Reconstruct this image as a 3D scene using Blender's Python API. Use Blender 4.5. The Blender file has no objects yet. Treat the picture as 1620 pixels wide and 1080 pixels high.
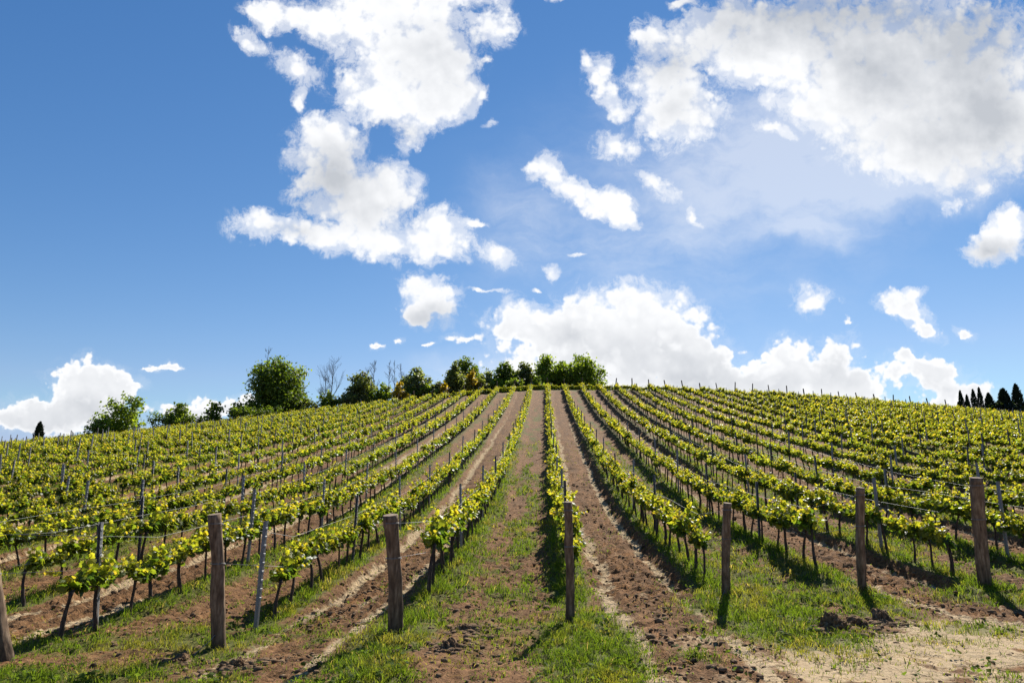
import bpy, bmesh, math, random
import numpy as np
from mathutils import Vector, Matrix

random.seed(7)
RNG = np.random.default_rng(11)
SC = bpy.context.scene
COL = SC.collection
R = math.radians

# ------------------------------------------------------------------ camera
PITCH, YAW, CAM_Z = R(12.0), R(2.76), 1.85
cam_d = bpy.data.cameras.new("camera")
cam_d.lens, cam_d.sensor_width = 24.0, 36.0
cam_d.clip_start, cam_d.clip_end = 0.1, 6000.0
cam = bpy.data.objects.new("camera", cam_d)
COL.objects.link(cam)
cam.location = (0, 0, CAM_Z)
cam.rotation_euler = (math.pi / 2 + PITCH, 0, YAW)
SC.camera = cam

# ------------------------------------------------------------------ sun
SUN_EL, SUN_AZ = R(41.0), R(20.0)          # azimuth to the right of the row direction (+Y)
sun_d = bpy.data.lights.new("sun", 'SUN')
sun_d.energy, sun_d.angle, sun_d.color = 5.0, R(0.53), (1.0, 0.95, 0.86)
sun = bpy.data.objects.new("sun", sun_d)
COL.objects.link(sun)
SUN_DIR = Vector((math.sin(SUN_AZ) * math.cos(SUN_EL), math.cos(SUN_AZ) * math.cos(SUN_EL), math.sin(SUN_EL)))
sun.rotation_euler = SUN_DIR.to_track_quat('Z', 'Y').to_euler()
SC.view_settings.view_transform = 'Standard'
SC.view_settings.look = 'None'
SC.view_settings.exposure = 0.80
SC.view_settings.gamma = 1.0

# ------------------------------------------------------------------ sky: clear sky + clouds, all by direction
world = bpy.data.worlds.new("World")
SC.world = world
world.use_nodes = True
WT = world.node_tree
WT.nodes.clear()


class NT:
    """short hand for building node trees"""
    def __init__(s, tree):
        s.t = tree

    def n(s, kind, **kw):
        nd = s.t.nodes.new(kind)
        ins = kw.pop('ins', {})
        for k, v in kw.items():
            setattr(nd, k, v)
        for k, v in ins.items():
            s.put(nd.inputs[k], v)
        return nd

    def put(s, sock, v):
        if isinstance(v, bpy.types.NodeSocket):
            s.t.links.new(v, sock)
        else:
            sock.default_value = v

    def m(s, op, a, b=None, c=None, clamp=False):
        nd = s.t.nodes.new('ShaderNodeMath')
        nd.operation, nd.use_clamp = op, clamp
        for i, v in enumerate((a, b, c)):
            if v is not None:
                s.put(nd.inputs[i], v)
        return nd.outputs[0]

    def v(s, op, a, b=None, scale=None):
        nd = s.t.nodes.new('ShaderNodeVectorMath')
        nd.operation = op
        s.put(nd.inputs[0], a)
        if b is not None:
            s.put(nd.inputs[1], b)
        if scale is not None:
            s.put(nd.inputs['Scale'], scale)
        return nd.outputs['Value'] if op in ('DOT_PRODUCT', 'LENGTH', 'DISTANCE') else nd.outputs[0]

    def noise(s, vec, scale, detail=4.0, rough=0.55, dist=0.0, color=False, dim='3D'):
        nd = s.n('ShaderNodeTexNoise', noise_dimensions=dim, ins={'Vector': vec, 'Scale': scale, 'Detail': detail, 'Roughness': rough, 'Distortion': dist})
        return nd.outputs['Color' if color else 'Fac']

    def vor(s, vec, scale, detail=2.0, rough=0.5, feature='SMOOTH_F1', smooth=0.3, dim='3D'):
        nd = s.n('ShaderNodeTexVoronoi', feature=feature, voronoi_dimensions=dim)
        s.put(nd.inputs['Vector'], vec)
        s.put(nd.inputs['Scale'], scale)
        s.put(nd.inputs['Detail'], detail)
        s.put(nd.inputs['Roughness'], rough)
        if feature == 'SMOOTH_F1':
            s.put(nd.inputs['Smoothness'], smooth)
        return nd.outputs['Distance']

    def step(s, x, a, b):
        nd = s.n('ShaderNodeMapRange', interpolation_type='SMOOTHSTEP', ins={'Value': x, 'From Min': a, 'From Max': b})
        return nd.outputs[0]

    def mix(s, f, a, b, blend='MIX'):
        nd = s.n('ShaderNodeMix', data_type='RGBA', blend_type=blend)
        s.put(nd.inputs[0], f)
        s.put(nd.inputs[6], a)
        s.put(nd.inputs[7], b)
        return nd.outputs[2]

    def ramp(s, x, stops):
        nd = s.n('ShaderNodeValToRGB', ins={'Fac': x})
        el = nd.color_ramp.elements
        while len(el) < len(stops):
            el.new(0.5)
        for e, (p, c) in zip(el, stops):
            e.position, e.color = p, (c[0], c[1], c[2], 1)
        return nd.outputs[0]


def build_sky():
    T = NT(WT)
    d = T.n('ShaderNodeTexCoord').outputs['Generated']
    ca, sa, cp, sp = math.cos(YAW), math.sin(YAW), math.cos(PITCH), math.sin(PITCH)
    # tangent plane of the sky about one fixed compass direction; clouds sit at fixed bearings
    rx = T.v('DOT_PRODUCT', d, (ca, sa, 0))
    uy = T.v('DOT_PRODUCT', d, (sa * sp, -ca * sp, cp))
    dp = T.m('MAXIMUM', T.v('DOT_PRODUCT', d, (-sa * cp, ca * cp, sp)), 0.08)
    P = T.n('ShaderNodeCombineXYZ', ins={'X': T.m('DIVIDE', rx, dp), 'Y': T.m('DIVIDE', uy, dp), 'Z': 0.0}).outputs[0]
    P = T.v('SCALE', P, scale=10.8)            # 1 unit = 100 px of the photograph's 1620
    # warped copy for ragged edges
    w1 = T.noise(P, 1.1, 5.0, 0.58, color=True, dim='2D')
    W = T.v('ADD', P, T.v('SCALE', T.v('SUBTRACT', w1, (0.5, 0.5, 0.5)), scale=0.55))
    W = T.v('MULTIPLY', W, (1, 1, 0))

    def field(ells):
        acc = None
        for e in ells:
            cx, cy, ax, ay = e[:4]
            rot = e[4] if len(e) > 4 else 0.0
            g = e[5] if len(e) > 5 else 1.0
            if ells is CUM and ax < 37 and g == 1.0 and (cy > 395 or ax < 24):
                g = 0.80                              # small scraps stay thin
            k = 1.56
            mp = T.n('ShaderNodeMapping', vector_type='TEXTURE')
            T.put(mp.inputs['Vector'], W)
            mp.inputs['Location'].default_value = ((cx - 810) / 100, (540 - cy) / 100, 0)
            mp.inputs['Rotation'].default_value = (0, 0, R(-rot))
            mp.inputs['Scale'].default_value = (ax * k / 100, ay * k / 100, 1)
            gr = T.n('ShaderNodeTexGradient', gradient_type='SPHERICAL')
            T.put(gr.inputs['Vector'], mp.outputs[0])
            o = gr.outputs['Fac']
            if g != 1.0:
                o = T.m('MULTIPLY', o, g)
            acc = T.m('MULTIPLY', o, o) if acc is None else T.m('MULTIPLY_ADD', o, o, acc)
        return T.m('SQRT', acc)

    CUM = [  # cx, cy, rx, ry, rotation, gain
        (645, 75, 100, 90), (610, 10, 100, 45), (700, 115, 55, 70), (600, 150, 60, 48), (520, 40, 62, 34, 10), (455, 28, 48, 24, 10),
        (668, 160, 70, 40), (735, 145, 22, 26), (398, 62, 30, 17, 25), (415, 18, 30, 16), (470, 110, 45, 20, 25, .8), (475, 152, 9, 18, 0, .8),
        (785, 42, 34, 32, 0, .95), (650, 214, 20, 30, 20, .9), (765, 142, 13, 18, 0, .8), (777, 98, 7, 6), (775, 190, 10, 8, 0, .7),
        (515, 215, 52, 40), (522, 275, 62, 62), (575, 320, 55, 45), (615, 303, 42, 40),
        (428, 360, 62, 26, 3), (515, 378, 60, 20, 10), (610, 384, 95, 32, 6), (695, 378, 52, 36), (690, 345, 28, 22), (570, 345, 35, 40),
        (742, 350, 26, 7), (784, 405, 32, 17, 25), (868, 428, 18, 9, 20), (912, 405, 16, 4), 
        (676, 470, 44, 30), (690, 487, 40, 24), (660, 498, 26, 15),
        (729, 530, 32, 9), (600, 550, 14, 6), (630, 531, 7, 6), (686, 536, 12, 4), (775, 461, 30, 4), (845, 454, 12, 4),
        (960, 540, 130, 70), (1015, 500, 75, 42), (860, 525, 95, 40), (822, 495, 28, 26), (905, 490, 32, 24), (1075, 550, 66, 62),
        (940, 590, 170, 34), (1120, 585, 60, 46), (1190, 605, 55, 36),
        (1255, 580, 48, 48), (1332, 572, 36, 48), (1345, 612, 50, 32), (1290, 615, 90, 34), (1225, 610, 40, 36),
        (1418, 588, 36, 26), (1434, 566, 17, 15), (1488, 602, 48, 32), (1535, 630, 42, 28), (1470, 588, 30, 20),
        (1285, 472, 36, 20, 5), (1415, 480, 32, 16), (1440, 497, 40, 20, 25), (1468, 522, 26, 15, 15), (1446, 470, 25, 10), (1530, 521, 16, 9, 35, .8), (1335, 506, 10, 4),
        (128, 605, 48, 38), (172, 610, 42, 32), (205, 617, 30, 12, 5), (130, 655, 80, 36), (60, 650, 60, 22), (58, 640, 25, 12), (10, 668, 60, 16), (105, 650, 30, 30),
        (258, 582, 30, 9), (232, 588, 16, 6), (308, 640, 25, 18), (300, 652, 60, 14), (352, 650, 40, 15), (390, 640, 20, 14),
        (858, 262, 24, 24, 45), (895, 297, 40, 24, 25), (955, 322, 46, 22, 20), (985, 340, 24, 16, 25),
        (978, 236, 42, 22, 15, .78), (1040, 295, 30, 16, 30, .75), (1095, 340, 20, 6, 55, .7), (930, 100, 14, 14, 0, .6),
        (950, 125, 22, 36, -25, .8), (975, 172, 20, 30, -30, .85), (1078, 178, 66, 52, -20), (1060, 120, 62, 44, -20), (1040, 55, 40, 26, 0, .8), (1012, 60, 14, 8, 0, .7),
        (1130, 45, 70, 36, -15), (1230, 60, 100, 70), (1380, 90, 150, 100), (1520, 130, 150, 140), (1420, 205, 110, 66), (1440, 262, 70, 26), (1510, 225, 90, 50, -20), (1590, 190, 80, 70, -25),
        (1200, 100, 60, 40), (1290, 170, 50, 30), (1216, 160, 17, 17, 0, .9), (1222, 206, 34, 10, 20, .8), (1330, 150, 60, 60),
        (1180, 640, 120, 26), (1330, 645, 110, 24), (1520, 655, 70, 22), (1590, 372, 48, 34, -30), (1600, 345, 30, 22), (1572, 400, 40, 18), (1505, 324, 28, 11, -20, .7), (1552, 297, 22, 9, 0, .65),
        (1075, 4, 22, 8), (888, 0, 20, 6), (700, -10, 90, 20),
    ]
    GREY = [(530, 285, 75, 60, 0, .9), (470, 368, 45, 12, 0, .5), (1230, 20, 150, 55), (1400, 15, 200, 60), (1370, 100, 85, 52, 20), (1540, 50, 140, 70), (1560, 180, 120, 100, 0, .8),
            (1450, 170, 120, 80, 0, .55), (690, 95, 70, 60, 0, .5), (620, 215, 50, 20, 0, .5), (600, 330, 60, 30, 0, .4), (682, 505, 50, 18, 0, .9), (1095, 597, 70, 24, 0, 1.0), (1065, 95, 60, 36, 0, .6),
            (900, 528, 34, 18, 0, .7), (150, 648, 80, 22, 0, .7), (60, 668, 60, 16, 0, .6), (1000, 560, 110, 34, 0, .45), (1320, 592, 35, 28, 0, .45), (1255, 610, 60, 20, 0, .4), (1500, 618, 50, 14, 0, .45),
            (1575, 398, 40, 24, 0, .8), (1080, 170, 40, 30, 0, .35)]
    VEIL = [(1130, 330, 330, 190, 0, .34), (900, 420, 260, 120, 0, .22), (1420, 280, 150, 40, -8, 1.3), (1240, 250, 120, 60, 20, .8), (1290, 240, 190, 110, 10, .9), (1120, 300, 160, 90, 0, .62), (1285, 360, 85, 24, 5, .9), (830, 340, 90, 90, 20, .42), (1010, 400, 180, 60, 0, .35), (760, 590, 120, 40, 0, .5), (1560, 250, 110, 60, -25, .8), (1010, 590, 40, 30, 0, .3), (990, 200, 60, 60, 0, .4)]
    fb = T.noise(P, 2.1, 8.0, 0.64, dim='2D')
    fbl = T.noise(P, 1.0, 3.5, 0.5, dim='2D')
    bl = T.vor(P, 3.4, 2.0, 0.5, dim='2D', feature='F1')
    lowc = T.step(T.n('ShaderNodeSeparateXYZ', ins={'Vector': P}).outputs[1], 1.2, -0.3)
    N1 = T.m('ADD', T.m('MULTIPLY', fb, T.m('SUBTRACT', 0.95, T.m('MULTIPLY', lowc, 0.35))), T.m('MULTIPLY', bl, T.m('SUBTRACT', -0.42, T.m('MULTIPLY', lowc, 0.25))))
    N1 = T.m('ADD', N1, T.m('MULTIPLY', lowc, 0.25))
    # rounded relief here and a little way towards the sun, for the light and dark sides of the billows
    P2 = T.v('ADD', P, (0.06, 0.13, 0))
    fb2 = T.noise(P2, 1.0, 3.5, 0.5, dim='2D')
    bl2 = T.vor(P2, 3.4, 2.0, 0.5, dim='2D', feature='F1')
    C = field(CUM)
    dens = T.m('ADD', T.m('MULTIPLY', C, T.m('ADD', 1.0, T.m('MULTIPLY', lowc, 0.18))), T.m('MULTIPLY', T.m('SUBTRACT', N1, 0.33), T.m('SUBTRACT', 1.2, T.m('MULTIPLY', lowc, 0.42))))
    ypos = T.n('ShaderNodeSeparateXYZ', ins={'Vector': P}).outputs[1]
    high = T.step(ypos, -0.3, 1.2)                 # distant low cumulus is crisper and whiter than the torn clouds overhead
    core = T.m('MULTIPLY', T.step(dens, T.m('SUBTRACT', 0.25, T.m('MULTIPLY', high, 0.06)), T.m('ADD', 0.43, T.m('MULTIPLY', high, 0.19))), T.step(C, 0.03, 0.16))
    # torn thin rim around the bright body
    fr = T.noise(W, 3.6, 7.0, 0.7, dim='2D')
    rim = T.m('MULTIPLY', T.step(T.m('ADD', C, T.m('MULTIPLY', T.m('SUBTRACT', fr, 0.5), 1.5)), 0.10, 0.62), T.m('MULTIPLY', T.step(C, 0.02, 0.30), T.m('ADD', 0.12, T.m('MULTIPLY', high, 0.45))))
    alpha = T.m('SUBTRACT', 1.0, T.m('MULTIPLY', T.m('SUBTRACT', 1.0, core), T.m('SUBTRACT', 1.0, rim)))
    V = T.m('MULTIPLY', field(VEIL), T.m('ADD', 0.15, T.m('MULTIPLY', T.noise(T.v('MULTIPLY', W, (0.55, 1.3, 1)), 1.5, 7.0, 0.62, dim='2D'), 1.7)))
    veil = T.m('MULTIPLY', T.step(V, 0.0, 0.85), 0.50)
    a = T.m('SUBTRACT', 1.0, T.m('MULTIPLY', T.m('SUBTRACT', 1.0, alpha), T.m('SUBTRACT', 1.0, veil)))
    G = field(GREY)
    relief = T.m('ADD', T.m('MULTIPLY', T.m('SUBTRACT', fb2, fbl), 0.9), T.m('MULTIPLY', T.m('SUBTRACT', bl, bl2), 0.16))
    thick = T.step(dens, 0.40, 1.0)
    g = T.m('MULTIPLY', G, T.m('ADD', 0.45, T.m('MULTIPLY', fbl, 1.1)))
    g = T.m('ADD', g, T.m('MULTIPLY', T.step(dens, 0.35, 0.8), relief))
    g = T.m('ADD', g, T.m('MULTIPLY', T.step(fbl, 0.45, 0.75), T.m('MULTIPLY', thick, 0.14)))
    dome = T.vor(W, 1.9, 1.5, 0.55, dim='2D', feature='F1')
    cre = T.m('MULTIPLY', T.step(dome, 0.18, 0.62), T.m('MULTIPLY', T.step(dens, 0.42, 0.8), T.m('MULTIPLY', lowc, 0.30)))
    g = T.m('ADD', T.m('MULTIPLY', g, T.m('ADD', 0.65, T.m('MULTIPLY', high, 0.35))), cre)
    g = T.m('MAXIMUM', T.m('MINIMUM', g, 1.0), 0.0)
    sky = T.n('ShaderNodeTexSky', sky_type='NISHITA')
    sky.sun_disc = False
    sky.sun_elevation, sky.sun_rotation = SUN_EL, SUN_AZ
    sky.altitude, sky.air_density, sky.dust_density, sky.ozone_density = 300, 1.0, 0.0, 5.0
    cl = T.mix(g, (10.2, 10.3, 10.5, 1), (5.6, 5.9, 6.4, 1))
    sep = T.n('ShaderNodeSeparateColor', ins={'Color': sky.outputs[0]})
    red = T.m('MULTIPLY', T.m('POWER', T.m('MULTIPLY', sep.outputs[0], 0.1), 1.42), 18.6)
    red = T.m('MINIMUM', red, T.m('MULTIPLY', sep.outputs[1], 0.66))
    grn = T.m('MINIMUM', T.m('MULTIPLY', sep.outputs[1], 0.97), T.m('MULTIPLY', sep.outputs[2], 0.72))
    skc = T.n('ShaderNodeCombineColor', ins={'Red': red, 'Green': T.m('MULTIPLY', grn, 1.09), 'Blue': T.m('MULTIPLY', T.m('POWER', T.m('MULTIPLY', sep.outputs[2], 0.2441), 0.76), 5.1)}).outputs[0]
    colr = T.mix(a, skc, cl)
    # nothing but clear sky behind the observer and under the horizon
    bg = T.n('ShaderNodeBackground', ins={'Color': colr, 'Strength': 0.0575})
    T.t.links.new(bg.outputs[0], T.n('ShaderNodeOutputWorld').inputs[0])
    world.cycles.sampling_method = 'MANUAL'
    world.cycles.sample_map_resolution = 512


build_sky()

# ------------------------------------------------------------------ numbers
def hash2(ix, iy, seed):
    h = (ix.astype(np.int64) * 374761393 + iy.astype(np.int64) * 668265263 + seed * 974634777) & 0x7fffffff
    h = ((h ^ (h >> 13)) * 1274126177) & 0x7fffffff
    h = (h ^ (h >> 16)) & 0x7fffffff
    return h / float(0x7fffffff)


def vnoise(x, y, seed=0):
    ix, iy = np.floor(x), np.floor(y)
    fx, fy = x - ix, y - iy
    fx, fy = fx * fx * (3 - 2 * fx), fy * fy * (3 - 2 * fy)
    a, b = hash2(ix, iy, seed), hash2(ix + 1, iy, seed)
    c, d = hash2(ix, iy + 1, seed), hash2(ix + 1, iy + 1, seed)
    return (a + (b - a) * fx) * (1 - fy) + (c + (d - c) * fx) * fy


def fbm(x, y, octv=4, seed=0, rough=0.5):
    s, a, tot = 0, 1.0, 0
    for o in range(octv):
        s = s + a * vnoise(x * 2 ** o + 17.3 * o, y * 2 ** o - 9.1 * o, seed + o)
        tot += a
        a *= rough
    return s / tot


def sstep(a, b, x):
    t = np.clip((x - a) / (b - a), 0, 1)
    return t * t * (3 - 2 * t)


# ------------------------------------------------------------------ the lie of the land
S_ROW, X_ROW = 2.4, 0.44                      # row spacing, x of the middle row (k = 0)
Y_END = 97.0                                  # far end of the rows
PY = np.array([-400., -60, 0, 6, 10, 13, 17.5, 23, 28.5, 38, 48, 60, 70, 80, 90, 97, 104, 110, 118, 130, 160, 250, 600, 3000, 5000])
PZ = np.array([-.5, .0, .03, .03, .04, .12, .42, .87, 1.62, 3.2, 4.95, 7.2, 9.2, 11.4, 13.7, 15.3, 16.1, 16.3, 15.8, 14.2, 9.0, 2.0, -12.0, -30.0, -30.0])
_m = np.gradient(PZ, PY)


def prof(y):
    y = np.clip(y, PY[0], PY[-1])
    i = np.clip(np.searchsorted(PY, y) - 1, 0, len(PY) - 2)
    h = PY[i + 1] - PY[i]
    t = (y - PY[i]) / h
    return ((2 * t ** 3 - 3 * t ** 2 + 1) * PZ[i] + (t ** 3 - 2 * t ** 2 + t) * h * _m[i]
            + (-2 * t ** 3 + 3 * t ** 2) * PZ[i + 1] + (t ** 3 - t ** 2) * h * _m[i + 1])


def land(x, y):
    """smooth terrain height"""
    x, y = np.asarray(x, float), np.asarray(y, float)
    fall = np.where(x < 0, .006 * (np.sqrt(x * x + 25) - 5) + .6e-4 * x * x, 0.84e-4 * x * x)
    z = prof(y) * np.exp(-fall)
    z = z - 0.36 * sstep(1.0, 4.6, -x) * np.exp(-np.maximum(y, 0) / 60.0) - .10 * sstep(4, 8, x) * np.exp(-np.maximum(y, 0) / 18.0)
    return z


def row_frac(x):
    """distance to the nearest row, alley number, position across the alley"""
    u = (x - X_ROW) / S_ROW
    al = np.floor(u)
    f = u - al
    return np.minimum(f, 1 - f) * S_ROW, al, f


Y0 = {-4: 12.3, -3: 9.7, -2: 11.4, -1: 11.7, 0: 12.2, 1: 12.95, 2: 14.0, 3: 13.7}


def row_start(k):
    return Y0.get(k, 11.6 + 0.03 * abs(k) if k < 0 else 12.8 + 0.02 * k)


# foreground grass patches: x, y, rx, ry, strength
PATCH = [(-1.95, 9.0, .55, 2.4, 1.0), (-1.9, 7.3, .6, .8, .9), (.45, 8.6, .62, 2.2, .95), (-.55, 9.2, .9, 2.0, .38), (-.9, 11.0, .9, 2.0, .34), (-.5, 7.9, 1.1, .7, .25),
         (3.1, 10.6, 1.1, 2.3, .95), (3.2, 8.7, .8, .5, .5), (4.6, 11.6, .9, 1.3, .8), (4.6, 9.0, .8, .3, .35), (-6.2, 7.6, 1.3, 1.0, 1.0), (-4.9, 8.2, .7, .9, .6), (-3.7, 7.4, .7, .7, .8), (-4.6, 10.2, 1.4, 1.0, .75),
         (-6.4, 9.7, 1.3, .7, .6), (7.6, 12.3, 1.2, .9, .9), (5.6, 9.8, .8, .5, .5), (8.2, 10.4, 1.1, .5, .35), (-3.0, 9.6, .5, .5, .5), (1.6, 8.0, .35, .35, .5), (6.4, 8.3, 1.0, .35, .35), (4.9, 7.3, .8, .3, .35), (-4.2, 9.1, .5, .5, .6)]


def masks(x, y):
    """grass, pale dry soil, tilled soil (each 0..1)"""
    dist, al, f = row_frac(x)
    n1 = fbm(x * .9, y * .9, 4, 3)
    n2 = fbm(x * 3.1, y * 3.1, 4, 5)
    nl = fbm(x * .25, y * .12, 3, 21)
    even = (np.mod(al, 2) < .5)
    front = sstep(12.2, 9.6, y)                       # turning strip in front of the end posts
    strip = np.exp(-(dist / np.where(even, .30, .46)) ** 2) * sstep(.22, .55, n1 * .6 + n2 * .3 + .18) * (1 - .45 * sstep(15, 60, y))
    lng = fbm(x * 1.9, y * .34, 4, 23)                 # patches drawn out along the alley by the harrow
    alley = (~even) * sstep(.46, .66, lng * .62 + n2 * .38 + .045 + .05 * nl - .06 * sstep(9, 60, y) + .05 * np.cos((f - .55) * 12.6)) * .58 * sstep(.05, .3, dist)
    mid = even * .16 * sstep(.5, .7, n1)
    g = np.maximum(np.maximum(strip, alley), mid) * (1 - front * .9)
    for px, py, rx, ry, st in PATCH:
        q = ((x - px) / rx) ** 2 + ((y - py) / ry) ** 2
        g = np.maximum(g, st * np.exp(-q ** 1.5 * .8) * sstep(.22, .5, n1 * .55 + n2 * .45))
    headland = sstep(97.2, 98.2, y) * sstep(103, 101, y)
    g = np.maximum(g, headland * .8)
    g = np.where(y > 112, .8, g)
    wob = (fbm(y * .6 + al * 7.7, al * 3.3, 3, 9) - .5) * .16
    t1 = np.exp(-((f - .235 + wob) * S_ROW / .16) ** 2)
    t2 = np.exp(-((f - .725 + wob * .5) * S_ROW / .12) ** 2)
    tr = even * np.maximum(t1 * .9, t2) * sstep(.30, .52, n2 * .5 + n1 * .5 + .06) * (1 - .5 * sstep(22, 80, y))
    tr = np.maximum(tr, even * .5 * np.exp(-((f - .52 + wob) * S_ROW / .1) ** 2) * sstep(.4, .6, n1) * sstep(30, 15, y))
    pale = front * sstep(.36, .56, n1 * .55 + n2 * .25 + .14 * sstep(0., 5., x) + .05 * sstep(-1, -4, x)) * sstep(10.4, 8.8, y - .35 * np.maximum(x - 3., 0)) * (.25 + .75 * sstep(.3, 3.5, x))
    pale = np.maximum(pale, .8 * front * np.exp(-((f - .2 + wob) * S_ROW / .2) ** 2) * even * sstep(.35, .5, n2))
    pale = np.maximum(pale, tr)
    till = np.where(even, sstep(.2, .55, dist), .55) * (1 - .5 * front)
    return g, pale * (1 - .6 * g), till


def ground(x, y):
    """terrain with ruts, ridges and clods"""
    x, y = np.asarray(x, float), np.asarray(y, float)
    g, pale, till = masks(x, y)
    dist, al, f = row_frac(x)
    fade = np.clip(1.3 - y / 60.0, 0.12, 1) * (y < 115)
    even = (np.mod(al, 2) < .5)
    z = land(x, y)
    inrow = sstep(11.0, 14.0, y) * (y < 98)
    bank = fbm(x * 1.1 + 5, y * 1.3, 3, 17) * .16
    z = z + inrow * np.where(even, .15 * sstep(.46 + bank, .24 + bank, dist) - .05, .15 * sstep(.70, .15, dist) - .05)
    z = z - .045 * pale * even * inrow
    c1 = fbm(x * 2.2, y * 2.2, 3, 31)
    c2 = np.abs(fbm(x * 6.5, y * 6.5, 3, 41) - .5) * 2
    c3 = vnoise(x * 17, y * 17, 51)
    rough = np.clip(till * (1 - .75 * pale) + .25 * g + .12, 0, 1)
    z = z + fade * rough * ((c1 - .5) * .16 + (.30 - c2) * .18 + (c3 - .5) * .075)
    return z


# ------------------------------------------------------------------ mesh tools
def mesh_obj(name, V, T, mats, midx=None, col=None, smooth=False, parent=None, link=True, masks_=None):
    V = np.ascontiguousarray(V, np.float32)
    T = np.ascontiguousarray(T, np.int32)
    k = T.shape[1]
    me = bpy.data.meshes.new(name)
    me.vertices.add(len(V))
    me.vertices.foreach_set('co', V.ravel())
    me.loops.add(T.size)
    me.loops.foreach_set('vertex_index', T.ravel())
    me.polygons.add(len(T))
    me.polygons.foreach_set('loop_start', np.arange(0, T.size, k, dtype=np.int32))
    me.polygons.foreach_set('loop_total', np.full(len(T), k, np.int32))
    for m in (mats if isinstance(mats, (list, tuple)) else [mats]):
        me.materials.append(m)
    if midx is not None:
        me.polygons.foreach_set('material_index', np.ascontiguousarray(midx, np.int32))
    if smooth is not False:
        sm = np.ones(len(T), bool) if smooth is True else np.asarray(smooth, bool)
        me.polygons.foreach_set('use_smooth', sm)
    if col is not None:
        at = me.color_attributes.new('tint', 'FLOAT_COLOR', 'POINT')
        c = np.ones((len(V), 4), np.float32)
        c[:, :3] = col
        at.data.foreach_set('color', c.ravel())
    me.update(calc_edges=True)
    ob = bpy.data.objects.new(name, me)
    if link:
        COL.objects.link(ob)
    if parent is not None:
        ob.parent = parent
    return ob


def tag(o, label=None, cat=None, group=None, kind=None):
    for k_, v_ in (('label', label), ('category', cat), ('group', group), ('kind', kind)):
        if v_:
            o[k_] = v_
    return o


def empty(name, loc, label, cat, group=None, rz=0.0):
    o = bpy.data.objects.new(name, None)
    COL.objects.link(o)
    o.location = loc
    o.rotation_euler = (0, 0, rz)
    o.empty_display_size = 0.2
    return tag(o, label, cat, group)


class Geo:
    """triangles gathered for ONE mesh"""
    def __init__(s):
        s.V, s.T, s.M, s.C, s.S, s.n = [], [], [], [], [], 0

    def add(s, V, T, mat=0, col=(1, 1, 1), smooth=True):
        V = np.asarray(V, float)
        T = np.asarray(T, int)
        s.V.append(V)
        s.T.append(T + s.n)
        s.M.append(np.full(len(T), mat))
        s.S.append(np.full(len(T), smooth))
        c = np.asarray(col, float)
        s.C.append(np.broadcast_to(c, (len(V), 3)) if c.ndim == 1 else c)
        s.n += len(V)
        return s

    def arr(s):
        return np.concatenate(s.V), np.concatenate(s.T), np.concatenate(s.M), np.concatenate(s.C), np.concatenate(s.S)

    def obj(s, name, mats, parent=None):
        V, T, M, C, Sm = s.arr()
        return mesh_obj(name, V, T, mats, M, C, Sm, parent)


def tube(path, rad, sides=8, cap=True, rough=0.0, rng=RNG):
    """closed tube along a path, triangles"""
    path = np.asarray(path, float)
    n = len(path)
    rad = np.broadcast_to(np.asarray(rad, float), (n,))
    tan = np.gradient(path, axis=0)
    tan /= np.linalg.norm(tan, axis=1)[:, None] + 1e-9
    ref = np.array([0, 0, 1.0]) if abs(tan[0][2]) < .8 else np.array([1.0, 0, 0])
    V = []
    ang = np.linspace(0, 2 * np.pi, sides, endpoint=False)
    for i in range(n):
        a = np.cross(tan[i], ref)
        a /= np.linalg.norm(a) + 1e-9
        b = np.cross(tan[i], a)
        r = rad[i] * (1 + rough * (rng.random(sides) - .5) * 2)
        V.append(path[i] + (np.cos(ang) * r)[:, None] * a + (np.sin(ang) * r)[:, None] * b)
        ref = np.cross(a, tan[i]) if False else ref
    V = np.concatenate(V)
    T = []
    for i in range(n - 1):
        for j in range(sides):
            p, q = i * sides + j, i * sides + (j + 1) % sides
            T += [(p, p + sides, q), (q, p + sides, q + sides)]
    if cap:
        V = np.concatenate([V, path[:1], path[-1:]])
        c0, c1, e = n * sides, n * sides + 1, (n - 1) * sides
        for j in range(sides):
            T += [(c0, j, (j + 1) % sides), (c1, e + (j + 1) % sides, e + j)]
    return V, np.array(T)


LEAF_A = [(0, 0), (.22, -.10), (.46, .06), (.40, .24), (.58, .42), (.40, .52), (.34, .72), (.14, .74), (0, 1.0)]
_o = LEAF_A + [(-x_, y_) for x_, y_ in LEAF_A[-2:0:-1]]
LEAF_V = np.array([(0, .36, .07)] + [(x_, y_, -.10 * abs(x_) - .06 * y_ * y_) for x_, y_ in _o])
LEAF_T = np.array([(0, 1 + i, 1 + (i + 1) % len(_o)) for i in range(len(_o))])
QLEAF_V = np.array([(0, -.02, 0), (.47, .38, -.10), (0, 1, -.08), (-.47, .38, -.10)])
QLEAF_T = np.array([(0, 1, 2), (0, 2, 3)])


def unit(a):
    return a / (np.linalg.norm(a, axis=-1, keepdims=True) + 1e-9)


def leaves(P, N, D, size, LV=LEAF_V, LT=LEAF_T):
    """leaf blades at P with normal N and tip direction D"""
    N = unit(N)
    Yx = unit(D - (D * N).sum(1, keepdims=True) * N)
    Xx = np.cross(Yx, N)
    size = np.broadcast_to(size, (len(P),))
    B = np.stack([Xx, Yx, N], 1)                     # n,3,3
    V = P[:, None, :] + np.einsum('vk,nkc->nvc', LV, B) * size[:, None, None]
    T = LT[None] + (np.arange(len(P)) * len(LV))[:, None, None]
    return V.reshape(-1, 3), T.reshape(-1, 3), len(LV)


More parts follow.
